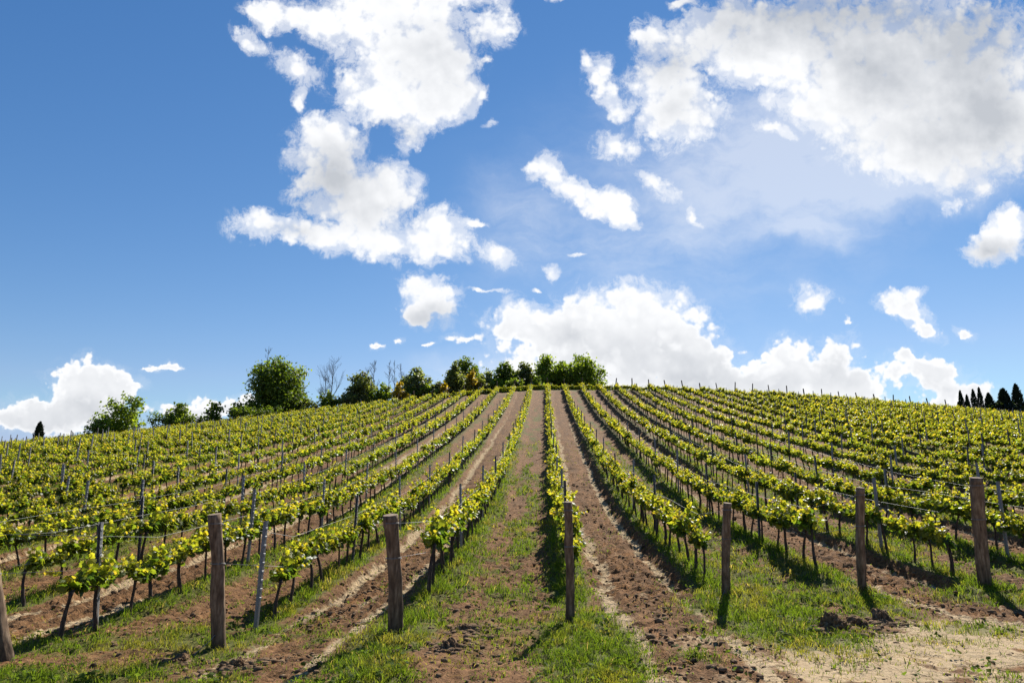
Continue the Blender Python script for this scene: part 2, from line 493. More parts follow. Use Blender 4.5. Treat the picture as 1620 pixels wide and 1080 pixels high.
def place_many(lib, pos, var, rot, scl, tintj):
    """many transformed copies of library geometry joined into one set of arrays"""
    OV, OT, OM, OC, OS, n = [], [], [], [], [], 0
    for vi, (V, T, M, C, Sm) in enumerate(lib):
        idx = np.where(var == vi)[0]
        if not len(idx):
            continue
        c, s = np.cos(rot[idx]), np.sin(rot[idx])
        X = V[None] * scl[idx][:, None, None]
        W = np.stack([X[..., 0] * c[:, None] - X[..., 1] * s[:, None], X[..., 0] * s[:, None] + X[..., 1] * c[:, None], X[..., 2]], -1) + pos[idx][:, None, :]
        m = len(idx)
        OV.append(W.reshape(-1, 3))
        OT.append((T[None] + (np.arange(m) * len(V))[:, None, None]).reshape(-1, 3) + n)
        OM.append(np.tile(M, m))
        OS.append(np.tile(Sm, m))
        OC.append((C[None] * tintj[idx][:, None, :]).reshape(-1, 3))
        n += m * len(V)
    return np.concatenate(OV), np.concatenate(OT), np.concatenate(OM), np.concatenate(OC), np.concatenate(OS)


def project(P):
    """photo pixel (1620 wide) and depth of world points"""
    P = np.atleast_2d(P) - np.array([0, 0, CAM_Z])
    ca, sa, cp, sp = math.cos(YAW), math.sin(YAW), math.cos(PITCH), math.sin(PITCH)
    d = P @ np.array([-sa * cp, ca * cp, sp])
    x = P @ np.array([ca, sa, 0])
    y = P @ np.array([sa * sp, -ca * sp, cp])
    return 810 + 1080 * x / d, 540 - 1080 * y / d, d


# ------------------------------------------------------------------ materials
def new_mat(name):
    m = bpy.data.materials.new(name)
    m.use_nodes = True
    m.node_tree.nodes.clear()
    return m, NT(m.node_tree)


def finish(T, shader, disp=None):
    o = T.n('ShaderNodeOutputMaterial')
    T.t.links.new(shader, o.inputs['Surface'])
    if disp is not None:
        T.t.links.new(disp, o.inputs['Displacement'])


def leaf_mat(name, trans=(3.0, 2.7, 1.15), fac=.56, gloss=.33, rough=.42):
    """leaf: reflects its tint, lets yellower light through"""
    m, T = new_mat(name)
    tint = T.n('ShaderNodeVertexColor', layer_name='tint').outputs[0]
    pos = T.n('ShaderNodeNewGeometry').outputs['Position']
    nz = T.noise(pos, 31.0, 2.0)
    t2 = T.mix(1.0, tint, T.ramp(nz, [(0.3, (.78, .80, .8)), (0.7, (1.2, 1.18, 1.1))]), 'MULTIPLY')
    p = T.n('ShaderNodeBsdfPrincipled', ins={'Base Color': t2, 'Roughness': rough, 'Specular IOR Level': gloss})
    tr = T.n('ShaderNodeBsdfTranslucent', ins={'Color': T.mix(1.0, t2, trans + (1,), 'MULTIPLY')})
    mx = T.n('ShaderNodeMixShader', ins={0: fac, 1: p.outputs[0], 2: tr.outputs[0]})
    finish(T, mx.outputs[0])
    return m


def bark_mat(name, c0, c1, c2, scale=(60, 60, 9), bump=.6, rough=.9, split=None):
    m, T = new_mat(name)
    co = T.n('ShaderNodeTexCoord').outputs['Object']
    v = T.v('MULTIPLY', co, scale)
    n1 = T.noise(v, 1.0, 5.0, .6)
    n2 = T.noise(co, 5.0, 3.0)
    c = T.mix(T.step(n2, .42, .62), T.ramp(n1, [(.3, c0), (.5, c1), (.72, c2)]), T.ramp(n1, [(.3, c0), (.65, c1), (.9, c2)]))
    tint = T.n('ShaderNodeVertexColor', layer_name='tint').outputs[0]
    c = T.mix(1.0, c, tint, 'MULTIPLY')
    b = T.n('ShaderNodeBump', ins={'Strength': bump, 'Distance': .01, 'Height': n1})
    p = T.n('ShaderNodeBsdfPrincipled', ins={'Base Color': c, 'Roughness': rough, 'Specular IOR Level': .25, 'Normal': b.outputs[0]})
    finish(T, p.outputs[0])
    return m


MAT_VINE_LEAF = leaf_mat('vine_leaf')
MAT_GRASS = leaf_mat('grass_blade', trans=(2.2, 2.1, 1.0), fac=.5, gloss=.1, rough=.7)
MAT_TREE_LEAF = leaf_mat('tree_leaf', trans=(2.4, 2.4, .9), fac=.5, gloss=.25, rough=.5)
MAT_DARK_LEAF = leaf_mat('cypress_leaf', trans=(1.0, 1.1, .8), fac=.15, gloss=.1, rough=.8)
MAT_VINE_WOOD = bark_mat('vine_bark', (.018, .012, .009), (.06, .042, .032), (.15, .115, .09))
MAT_TREE_WOOD = bark_mat('tree_bark', (.03, .024, .02), (.09, .07, .055), (.17, .14, .115), scale=(9, 9, 2))
MAT_POST_WOOD = bark_mat('weathered_post_wood', (.07, .043, .026), (.20, .130, .078), (.36, .26, .17), scale=(26, 26, 4.0), bump=.8)
MAT_END_GRAIN = bark_mat('post_end_grain', (.16, .11, .07), (.25, .18, .12), (.34, .26, .18), scale=(70, 70, 70), bump=.4)


def metal_mat():
    m, T = new_mat('galvanised_steel')
    co = T.n('ShaderNodeTexCoord').outputs['Object']
    n1 = T.noise(co, 38.0, 4.0, .6)
    n2 = T.noise(T.v('MULTIPLY', co, (1, 1, .25)), 12.0, 4.0)
    c = T.mix(T.step(n2, .52, .72), T.ramp(n1, [(.3, (.14, .14, .14)), (.7, (.26, .26, .255))]), (.17, .125, .09, 1))
    p = T.n('ShaderNodeBsdfPrincipled', ins={'Base Color': c, 'Roughness': T.m('ADD', .42, T.m('MULTIPLY', n1, .3)), 'Metallic': .25})
    finish(T, p.outputs[0])
    return m


MAT_STEEL = metal_mat()


def ground_mat():
    m, T = new_mat('vineyard_soil')
    pos = T.n('ShaderNodeNewGeometry').outputs['Position']
    mk = T.n('ShaderNodeSeparateColor', ins={'Color': T.n('ShaderNodeVertexColor', layer_name='tint').outputs[0]})
    g, pale, till = mk.outputs[0], mk.outputs[1], mk.outputs[2]
    f1 = T.noise(pos, 2.1, 6.0, .62)
    f2 = T.noise(pos, 13.0, 5.0, .65)
    f3 = T.noise(pos, 55.0, 3.0, .6)
    mixn = T.m('ADD', T.m('MULTIPLY', f2, .6), T.m('MULTIPLY', f3, .4))
    soil = T.ramp(mixn, [(.26, (.040, .019, .008)), (.45, (.122, .063, .027)), (.60, (.215, .122, .057)), (.78, (.36, .235, .128))])
    soil = T.mix(T.step(f1, .35, .7), soil, T.mix(1.0, soil, (1.22, 1.16, 1.10, 1), 'MULTIPLY'))
    stre = T.noise(T.v('MULTIPLY', pos, (2.6, .33, 1.0)), 1.0, 5.0, .6)     # drawn out by the harrow
    soil = T.mix(1.0, soil, T.ramp(stre, [(.3, (.66, .63, .60)), (.5, (.96, .92, .87)), (.7, (1.24, 1.18, 1.08))]), 'MULTIPLY')
    dry = T.ramp(mixn, [(.25, (.20, .132, .07)), (.43, (.34, .243, .137)), (.7, (.46, .35, .205))])
    green = T.ramp(mixn, [(.25, (.035, .05, .009)), (.5, (.08, .098, .018)), (.75, (.16, .145, .038))])
    pm = T.step(T.m('ADD', pale, T.m('MULTIPLY', T.m('SUBTRACT', T.m('ADD', T.m('MULTIPLY', f2, .5), T.m('MULTIPLY', f1, .5)), .5), 1.7)), .27, .66)
    gm = T.step(T.m('ADD', g, T.m('MULTIPLY', T.m('SUBTRACT', mixn, .5), 1.5)), .30, .62)
    c = T.mix(pm, soil, dry)
    # cracks in the dried crust
    cr = T.vor(pos, 9.0, 1.0, .5, 'DISTANCE_TO_EDGE')
    crack = T.m('MULTIPLY', T.step(cr, .05, .0), T.m('MULTIPLY', pm, T.step(f1, .45, .6)))
    c = T.mix(T.m('MULTIPLY', crack, .6), c, (.13, .09, .06, 1))
    c = T.mix(T.m('MULTIPLY', gm, .85), c, green)
    h = T.m('ADD', T.m('MULTIPLY', f2, .9), T.m('MULTIPLY', f3, .35))
    h = T.m('SUBTRACT', h, T.m('MULTIPLY', crack, .25))
    # tyre lugs pressed into the wheel tracks
    yy = T.m('ADD', T.n('ShaderNodeSeparateXYZ', ins={'Vector': pos}).outputs[1], T.m('MULTIPLY', f1, .25))
    lug = T.m('SINE', T.m('MULTIPLY', yy, 43.0))
    h = T.m('ADD', h, T.m('MULTIPLY', lug, T.m('MULTIPLY', pm, T.m('MULTIPLY', till, .16))))
    b = T.n('ShaderNodeBump', ins={'Strength': T.m('ADD', .35, T.m('MULTIPLY', till, .55)), 'Distance': .07, 'Height': h})
    p = T.n('ShaderNodeBsdfPrincipled', ins={'Base Color': c, 'Roughness': .95, 'Specular IOR Level': .15, 'Normal': b.outputs[0]})
    finish(T, p.outputs[0])
    return m


MAT_SOIL = ground_mat()


def clod_mat():
    m, T = new_mat('earth_clod_soil')
    pos = T.n('ShaderNodeNewGeometry').outputs['Position']
    f = T.noise(pos, 22.0, 6.0, .65)
    c = T.ramp(f, [(.3, (.07, .040, .020)), (.5, (.16, .098, .052)), (.72, (.30, .205, .12))])
    b = T.n('ShaderNodeBump', ins={'Strength': .8, 'Distance': .03, 'Height': f})
    p = T.n('ShaderNodeBsdfPrincipled', ins={'Base Color': c, 'Roughness': .95, 'Specular IOR Level': .12, 'Normal': b.outputs[0]})
    finish(T, p.outputs[0])
    return m


MAT_CLOD = clod_mat()

# ------------------------------------------------------------------ ground sheet
def build_ground():
    ys = [-400., -150, -60, -25, -12, -6, -2, 1, 3]
    y = 3.0
    while y < 15.5:
        y += .046
        ys.append(y)
    while y < 135:
        y *= 1.0042
        ys.append(y)
    while y < 4500:
        y *= 1.12
        ys.append(y)
    ys = np.array(ys)
    nx = 880
    t = np.linspace(-1, 1, nx)
    W = np.where(ys < 3, 15.75 + (3 - ys) * 4.0, 1.05 * (ys + 12))
    X = W[:, None] * t[None]
    Y = np.repeat(ys[:, None], nx, 1)
    Z = ground(X, Y)
    g, pale, till = masks(X, Y)
    far = sstep(70, 110, Y)
    V = np.stack([X, Y, Z], -1).reshape(-1, 3)
    i = np.arange(len(ys) - 1)[:, None] * nx + np.arange(nx - 1)[None]
    Q = np.stack([i, i + 1, i + nx + 1, i + nx], -1).reshape(-1, 4)
    C = np.stack([g, pale, till * (1 - far * .3)], -1).reshape(-1, 3)
    o = mesh_obj('ground', V, Q, MAT_SOIL, col=C, smooth=True)
    tag(o, kind='structure')


build_ground()


def gz(x, y):
    return float(ground(np.array([float(x)]), np.array([float(y)]))[0])


# ------------------------------------------------------------------ wooden end posts (row number: y, height, radius, lean x, lean y)
END_POSTS = {
    -3: (8.9, 1.66, .100, -.52, -.22, 'leaning weathered wooden end post cut by the left picture edge'),
    -2: (9.6, 1.74, .090, -.13, -.25, 'stout brown wooden end post with a flaking side, standing second from the left'),
    -1: (9.42, 1.48, .094, -.07, -.25, 'sunlit tan wooden end post in long grass, third from the left'),
    0: (9.9, 1.60, .060, .02, -.25, 'slim dark wooden end post of the middle row, shadow curving on the grass'),
    1: (11.75, 1.52, .070, .09, -.28, 'dark wooden end post with bare track beside its foot, third from the right'),
    2: (12.3, 1.70, .073, .06, -.25, 'wooden end post behind the heap of earth clods, second from the right'),
    3: (12.95, 1.93, .108, -.02, -.22, 'thickest wooden end post, furthest right, in tall grass'),
}
POST_X = {0: .30, -3: -6.70}


def build_end_post(k, y, h, r, lx, ly, label):
    x = POST_X.get(k, X_ROW + S_ROW * k)
    z0 = gz(x, y)
    e = empty('wooden_end_post', (x, y, z0), label, 'post', 'wooden end posts at the near ends of the vine rows')
    rng = np.random.default_rng(100 + k)
    n = 26
    ts = np.linspace(0, 1, n)
    path = np.stack([lx * ts + .012 * np.sin(ts * 5 + k), ly * ts + .010 * np.cos(ts * 4 + k), -.25 + (h + .25) * ts], 1)
    sides = 20
    V, T = tube(path, .94 * r * (1.07 - .10 * ts + .02 * np.sin(ts * 9 + k)), sides, True)
    ctr = np.repeat(path, sides, 0)
    ang = np.tile(np.linspace(0, 2 * np.pi, sides, endpoint=False), n)
    lump = (fbm(ang * 1.6 + k * 5, np.repeat(ts, sides) * 6, 3, 60 + k) - .5) * .44
    lump += (fbm(ang * 5 + k * 3, np.repeat(ts, sides) * 2.2, 2, 90 + k) - .5) * .26
    V[:n * sides] = ctr + (V[:n * sides] - ctr) * (1 + lump)[:, None]
    # shaft tint darkens towards the foot, with a wavy upper edge
    foot = np.clip(1 - .5 * sstep(.55, .05, V[:, 2] + .12 * np.sin(V[:, 0] * 60)), .3, 1)
    G = Geo().add(V, T, 0, foot[:, None] * np.array([1, 1, 1.]))
    # sawn top: chamfer ring and end face
    top = len(T) - 1
    G.M[0][np.arange(len(T)) % 1 == 0] = 0
    capi = np.array([i for i, tri in enumerate(T) if n * sides + 1 in tri])
    G.M[0][capi] = 1
    G.S[0][capi] = False
    G.obj('shaft', [MAT_POST_WOOD, MAT_END_GRAIN], e)
    # wire wound round the post
    for hh in (.62, .92):
        t_ = (hh * h + .25) / (h + .25)
        c = np.array([lx * t_ + .012 * np.sin(t_ * 5 + k), ly * t_ + .010 * np.cos(t_ * 4 + k), hh * h])
        a = np.linspace(0, 4 * np.pi, 40)
        rr = r * 1.08
        V, T = tube(np.stack([c[0] + np.cos(a) * rr, c[1] + np.sin(a) * rr, c[2] + a * .0016], 1), .0028, 5)
        Geo().add(V, T).obj('wire_loop', [MAT_STEEL], e)
    return e


for k_, a_ in END_POSTS.items():
    build_end_post(k_, *a_)

ORD = ('first second third fourth fifth sixth seventh eighth ninth tenth eleventh twelfth thirteenth fourteenth fifteenth sixteenth '
       'seventeenth eighteenth nineteenth twentieth').split()


def ordinal(n):
    if n <= 20:
        return ORD[n - 1]
    tens = ['twenty', 'thirty', 'forty', 'fifty'][n // 10 - 2]
    return (tens + '-' + ORD[n % 10 - 1]) if n % 10 else tens[:-1] + 'ieth'


POSTNAME = {-3: 'the cut-off end post', -2: 'the flaking end post', -1: 'the sunlit tan end post', 0: 'the slim middle end post',
            1: 'the third end post from right', 2: 'the second end post from right', 3: 'the thickest end post'}


def row_phrase(k):
    if k in POSTNAME:
        return 'behind ' + POSTNAME[k]
    if k < 0:
        return '%s row left of the cut-off end post' % ordinal(-3 - k)
    return '%s row right of the thickest end post' % ordinal(k - 3)


# ------------------------------------------------------------------ grape vines
GREENS = np.array([(.034, .068, .012), (.078, .118, .015), (.150, .176, .019), (.210, .214, .024), (.250, .205, .030)])


def vine_geo(seed, lod):
    """trunk (with head), cane along the wire, foliage of one vine; lod 0 near, 1 middle, 2 far"""
    rng = np.random.default_rng(seed)
    sides = (8, 5, 3)[lod]
    h = rng.uniform(.60, .72)
    n = (9, 5, 3)[lod]
    ts = np.linspace(0, 1, n)
    bx, by = rng.normal(0, .06), rng.normal(0, .10)
    w = rng.uniform(0, 6)
    path = np.stack([bx * ts + .022 * np.sin(ts * 5 + w) * ts, by * ts + .035 * np.sin(ts * 4 + w * 2) * ts, -.08 + (h + .08) * ts], 1)
    rad = .026 * (1.25 - .45 * ts) * rng.uniform(.85, 1.2)
    rad[-1] *= 1.5
    tr = Geo()
    V, T = tube(path, rad, sides, True, .16 if lod == 0 else 0, rng)
    tr.add(V, T, 0)
    tip = path[-1]
    cane = Geo()
    L = .92
    m = (9, 4, 2)[lod]
    u = np.linspace(0, 1, m)
    cp = np.stack([tip[0] * (1 - u), tip[1] + u * L, tip[2] + .05 * np.sin(u * 3.0) + rng.normal(0, .012, m)], 1)
    V, T = tube(cp, .012 * (1.3 - .5 * u) if lod < 2 else .014, sides if lod else 6, True, .15 if lod == 0 else 0, rng)
    cane.add(V, T, 0)
    # shoots and leaves
    ns = rng.integers(16, 20)
    P, N, D, SZ, CI = [], [], [], [], []
    fol = Geo()
    for s in range(ns):
        u_ = (s + rng.uniform(.1, .9)) / ns
        base = np.array([np.interp(u_, u, cp[:, 0]), np.interp(u_, u, cp[:, 1]), np.interp(u_, u, cp[:, 2])])
        ln = rng.uniform(.16, .40) if rng.random() > .10 else rng.uniform(.40, .60)
        dr = np.array([rng.normal(0, .36), rng.normal(0, .30), 1.0])
        dr /= np.linalg.norm(dr)
        bend = np.array([rng.normal(0, .12), rng.normal(0, .10), -.05])
        nl = max(5, int(ln / .025)) if lod == 0 else max(3, int(ln / .034))
        if lod == 0:
            uu = np.linspace(0, 1, 5)[:, None]
            V, T = tube(base + dr * ln * uu + bend * uu ** 2, np.linspace(.0045, .0018, 5), 4, False)
            fol.add(V, T, 0, (.10, .13, .03))
        for q in range(nl):
            t_ = (q + .6) / nl
            p = base + dr * ln * t_ + bend * t_ ** 2
            az = rng.uniform(0, 2 * np.pi)
            out = np.array([math.cos(az), math.sin(az), rng.uniform(-.5, .35)])
            pet = rng.uniform(.02, .075) * (1.15 - .6 * t_)
            P.append(p + out * pet)
            D.append(out + np.array([0, 0, -.45]) + rng.normal(0, .25, 3))
            N.append(np.array([0, 0, .55]) + out * .35 + rng.normal(0, .55, 3))
            big = (1 - .72 * t_ ** 1.6)
            SZ.append(rng.uniform(.095, .155) * big * (1, 1.15, 1.5)[lod] + .014)
            CI.append(np.clip(t_ * 3.0 + rng.normal(.25, .75), 0, 4))
        if rng.random() < .35:       # hanging low leaf
            P.append(base + np.array([rng.normal(0, .06), 0, rng.uniform(-.12, 0)]))
            D.append(np.array([rng.normal(), rng.normal(), -1.]))
            N.append(rng.normal(0, 1, 3))
            SZ.append(.09)
            CI.append(.8)
    P, N, D, SZ, CI = map(np.array, (P, N, D, SZ, CI))
    i0 = np.floor(CI).astype(int).clip(0, 3)
    fr = (CI - i0)[:, None]
    colr = GREENS[i0] * (1 - fr) + GREENS[i0 + 1] * fr
    colr = colr * rng.uniform(.8, 1.2, (len(P), 1))
    LV, LT = (LEAF_V, LEAF_T) if lod == 0 else (QLEAF_V, QLEAF_T)
    V, T, k = leaves(P, N, D, SZ, LV, LT)
    fol.add(V, T, 0, np.repeat(colr, k, 0), smooth=False)
    return tr, cane, fol


def build_vines():
    step = .85
    pts = []                                          # k, number in row, x, y
    for k in range(-34, 28):
        x = X_ROW + S_ROW * k
        y = row_start(k)
        while y < Y_END - .4:
            pts.append((k, x, y))
            y += step
    pts = np.array(pts)
    rng = np.random.default_rng(5)
    x = pts[:, 1] + rng.normal(0, .025, len(pts))
    y = pts[:, 2] + rng.normal(0, .07, len(pts))
    z = ground(x, y)
    px, py, d = project(np.stack([x, y, z + .75], 1))
    seen = (px > -14) & (px < 1634) & (py < 1075) & (d > 2)
    gap = rng.random(len(pts)) < .015
    keep = (px > -160) & (px < 1780) & ~gap
    order = [i for i in np.argsort(d) if seen[i] and keep[i]]
    near = set(order[:300])
    # ---- the 300 nearest, each a thing of its own
    nv = 14
    lib0 = [vine_geo(300 + i, 0) for i in range(nv)]
    protos = [(a.obj('trunk', [MAT_VINE_WOOD]), b.obj('cane', [MAT_VINE_WOOD]), c.obj('foliage', [MAT_VINE_LEAF])) for a, b, c in lib0]
    used = set()
    count = {}
    for i in sorted(near, key=lambda i: (pts[i, 0], y[i])):
        k = int(pts[i, 0])
        count[k] = count.get(k, 0) + 1
        nth = count[k]
        if k in POSTNAME:
            lab = '%s leafy grape vine up the row %s' % (ordinal(nth), row_phrase(k))
        else:
            lab = '%s leafy grape vine in view in the %s' % (ordinal(nth), row_phrase(k))
        e = empty('grape_vine', (x[i], y[i], z[i]), lab, 'grape vine', 'grape vines in the near ends of the rows')
        slope = float(land(x[i], y[i] + .5) - land(x[i], y[i] - .5))
        s = rng.uniform(.86, 1.14)
        # canes are tied along the wire, so the vine follows the slope of its row
        flip = False
        e.rotation_euler = (math.atan(slope) * (-1 if flip else 1), 0, (math.pi if flip else 0) + rng.normal(0, .05))
        e.scale = (s * rng.uniform(.9, 1.12), s, s)
        vi = int(rng.integers(nv))
        for src in protos[vi]:
            if vi in used:
                c = src.copy()
                COL.objects.link(c)
            else:
                c = src
            c.parent = e
        used.add(vi)
    for vi, pr in enumerate(protos):
        if vi not in used:
            for o in pr:
                bpy.data.objects.remove(o)
    # ---- the rest of the hillside as one mass
    rest = np.array([i for i in range(len(pts)) if keep[i] and i not in near])
    xs, ys_, zs = x[rest], y[rest], z[rest]
    rot = rng.normal(0, .05, len(rest))
    # rows running along the top, beyond the headland
    cx, cy, cr = [], [], []
    for j in range(5):
        yy = 102.6 + j * 2.4
        for xx in np.arange(-16 if j == 0 else 8, 96, .85):
            cx.append(xx)
            cy.append(yy)
            cr.append(math.pi / 2)
    cx, cy = np.array(cx), np.array(cy)
    xs, ys_, rot = np.concatenate([xs, cx]), np.concatenate([ys_, cy]), np.concatenate([rot, np.array(cr)])
    zs = np.concatenate([zs, ground(cx, cy)])
    lod = np.where(ys_ < 42, 0, 1)
    libs = []
    for l in (1, 2):
        for i in range(8):
            a, b, c = vine_geo(500 + i, l)
            V, T, M, C, Sm = [], [], [], [], []
            G = Geo()
            for q, g_ in enumerate((a, b, c)):
                v_, t_, m_, c_, s_ = g_.arr()
                G.add(v_, t_, 1 if q == 2 else 0, c_, q < 2)
            libs.append(G.arr())
    var = lod * 8 + rng.integers(0, 8, len(xs))
    tj = rng.uniform(.82, 1.18, (len(xs), 1)) * np.array([[1, 1, 1.]])
    scl = rng.uniform(.86, 1.14, len(xs))
    V, T, M, C, Sm = place_many(libs, np.stack([xs, ys_, zs], 1), var, rot, scl, tj)
    o = mesh_obj('grape_vines_uphill', V, T, [MAT_VINE_WOOD, MAT_VINE_LEAF], M, C, Sm)
    tag(o, 'yellow green vine rows covering the hillside up to the crest', 'vines', kind='stuff')


build_vines()


# ------------------------------------------------------------------ trellis posts
def steel_post_geo(h=1.62):
    """folded C-section with a row of wire hooks"""
    a, b, t = .026, .034, .004
    prof_ = np.array([(-a, b), (-a, -b * .2), (-a * .55, -b), (a * .55, -b), (a, -b * .2), (a, b), (a - t, b), (a - t, -b * .2 + t * .5), (a * .55 - t * .5, -b + t), (-a * .55 + t * .5, -b + t), (-a + t, -b * .2 + t * .5), (-a + t, b)])
    n = len(prof_)
    zz, wd = [-.3, .4], [1, 1]
    for z_ in np.arange(.45, h - .06, .13):            # wire hooks punched out of both edges
        zz += [z_, z_ + .004, z_ + .03, z_ + .034]
        wd += [1, 1.32, 1.20, 1]
    zz.append(h)
    wd.append(1)
    V = np.concatenate([np.c_[prof_ * np.array([w_, 1]), np.full(n, z_)] for z_, w_ in zip(zz, wd)])
    T = []
    for q_ in range(len(zz) - 1):
        for j in range(n):
            p, q = q_ * n + j, q_ * n + (j + 1) % n
            T += [(p, q, p + n), (q, q + n, p + n)]
    n0 = n
    n = n * (len(zz) - 1)
    for a_, b_ in ((0, 11), (1, 10), (2, 9), (3, 8), (4, 7)):
        a2, b2 = a_ + 1, b_ - 1
        T += [(n + a_, n + a2, n + b2), (n + a_, n + b2, n + b_)]
    G = Geo().add(V, T, 0, smooth=False)
    return G


def build_posts():
    rng = np.random.default_rng(8)
    pts = []
    for k in range(-34, 28):
        y = {-2: 10.65, -3: 10.6, -1: 16.2, 0: 15.4, 1: 18.2, 2: 17.6, 3: 16.6}.get(k, row_start(k) + rng.uniform(.5, 4.5))
        nn = 0
        while y < Y_END - 2:
            nn += 1
            pts.append((k, X_ROW + S_ROW * k + rng.normal(0, .02), y))
            y += 5.2 + rng.normal(0, .08)
    pts = np.array(pts)
    z = ground(pts[:, 1], pts[:, 2])
    px, py, d = project(np.c_[pts[:, 1], pts[:, 2], z + 1.0])
    seen = (px > -5) & (px < 1625) & (d > 2)
    order = [i for i in np.argsort(d) if seen[i]]
    near = set(order[:300])
    sh = steel_post_geo().obj('trellis_post', [MAT_STEEL])
    count = {}
    first = True
    for i in sorted(near, key=lambda i: (pts[i, 0], pts[i, 2])):
        k = int(pts[i, 0])
        count[k] = count.get(k, 0) + 1
        o = sh if first else sh.copy()
        if not first:
            COL.objects.link(o)
        o.location = (pts[i, 1], pts[i, 2], z[i])
        o.rotation_euler = (rng.normal(0, .03), rng.normal(0, .028), rng.normal(0, .15) + (math.pi if rng.random() < .5 else 0))
        o.scale = (1, 1, rng.uniform(.92, 1.08))
        tag(o, '%s grey trellis post %s' % (ordinal(count[k]), ('up the row ' + row_phrase(k)) if k in POSTNAME else 'in the ' + row_phrase(k)), 'post', 'grey metal trellis posts along the vine rows')
        first = False
    rest = np.array([i for i in range(len(pts)) if i not in near and -200 < px[i] < 1820])
    P = np.c_[pts[rest, 1], pts[rest, 2], z[rest]]
    # posts of the rows along the top
    ex = []
    for j in range(5):
        for xx in np.arange(-12 + 1.7 * j, 92, 3.4) if j else np.arange(-12, 92, 5.1):
            if j == 0 or xx > 8:
                ex.append((xx, 102.6 + 2.4 * j))
    ex = np.array(ex)
    P = np.r_[P, np.c_[ex, ground(ex[:, 0], ex[:, 1])]]
    Vb = np.array([(sx * .032, sy * .032, zz_) for zz_ in (-.2, 1.27) for sx, sy in ((-1, -1), (1, -1), (1, 1), (-1, 1))])
    Tb = np.array([(0, 1, 5), (0, 5, 4), (1, 2, 6), (1, 6, 5), (2, 3, 7), (2, 7, 6), (3, 0, 4), (3, 4, 7), (4, 5, 6), (4, 6, 7)])
    lib = [(Vb, Tb, np.zeros(len(Tb), int), np.ones((8, 3)), np.zeros(len(Tb), bool))]
    n = len(P)
    V, T, M, C, Sm = place_many(lib, P, np.zeros(n, int), rng.normal(0, .2, n), rng.uniform(.85, 1.08, n), np.ones((n, 3)))
    o = mesh_obj('trellis_posts_uphill', V, T, [MAT_STEEL], M, C, Sm)
    tag(o, 'thin trellis posts standing in the rows near the crest', 'posts', kind='stuff')
    # dark wooden posts closing the rows at the far headland
    Vp, Tp = tube(np.array([(0, 0, -.3), (.01, .02, .6), (.02, .09, 1.2), (.02, .13, 1.66)]), [.085, .08, .078, .075], 9)
    proto = Geo().add(Vp, Tp, 0, (.45, .42, .42)).obj('wooden_row_post', [MAT_POST_WOOD])
    first = True
    for k in range(-9, 26):
        xx = X_ROW + S_ROW * k
        o = proto if first else proto.copy()
        if not first:
            COL.objects.link(o)
        first = False
        o.location = (xx, Y_END + .2, gz(xx, Y_END + .2))
        o.rotation_euler = (rng.normal(0, .03), rng.normal(0, .05), rng.uniform(0, 6))
        o.scale = (rng.uniform(.85, 1.15),) * 2 + (rng.uniform(.86, 1.08),)
        where = 'the row behind ' + POSTNAME[k] if k in POSTNAME else 'the ' + row_phrase(k)
        tag(o, 'dark uphill end post of ' + where, 'post', 'dark wooden posts at the uphill ends of the rows')


build_posts()


# ------------------------------------------------------------------ trellis wires
def build_wires():
    for k in range(-5, 6):
        x = X_ROW + S_ROW * k
        if k in END_POSTS:
            y, h, r, lx, ly, _ = END_POSTS[k]
            z0 = gz(x, y)
            starts = [(np.array([x + lx * .92, y + ly * .92 + r, z0 + h * .92]), 'upper'), (np.array([x + lx * .62, y + ly * .62 + r, z0 + h * .62]), 'lower')]
        else:
            y = row_start(k) - .6
            starts = [(np.array([x, y, gz(x, y) + 1.25]), 'upper'), (np.array([x, y, gz(x, y) + .72]), 'lower')]
        for st, nm in starts:
            hgt = 1.22 if nm == 'upper' else .72
            yy = np.arange(max(row_start(k) + .4, 12.0), 45.0, 1.3)
            zz = land(np.full_like(yy, x), yy) + hgt + .015 * np.sin(yy * 1.2 + k)
            path = np.r_[st[None], np.c_[np.full_like(yy, x + .015), yy, zz]]
            V, T = tube(path, .0032, 5)
            o = Geo().add(V, T).obj('trellis_wire', [MAT_STEEL])
            tag(o, '%s steel wire along the row %s' % (nm, row_phrase(k)) if k in POSTNAME else '%s steel wire along the %s' % (nm, row_phrase(k)), 'wire', 'trellis wires along the vine rows')
    for k in (-2, 1):
        y, h, r, lx, ly, _ = END_POSTS[k]
        x = X_ROW + S_ROW * k
        z0 = gz(x, y)
        a = np.array([x + lx * .14, y + ly * .14 - r * .9, z0 + h * .12])
        b = np.array([x - .28, y - .55, gz(x - .28, y - .55)])
        u = np.linspace(0, 1, 8)[:, None]
        V, T = tube(a + (b - a) * u + np.array([0, 0, -.05]) * np.sin(u * np.pi), .0038, 5)
        o = Geo().add(V, T).obj('anchor_wire', [MAT_STEEL])
        tag(o, 'pale anchor wire from the foot of %s' % POSTNAME[k], 'wire', 'anchor wires of the end posts')


build_wires()


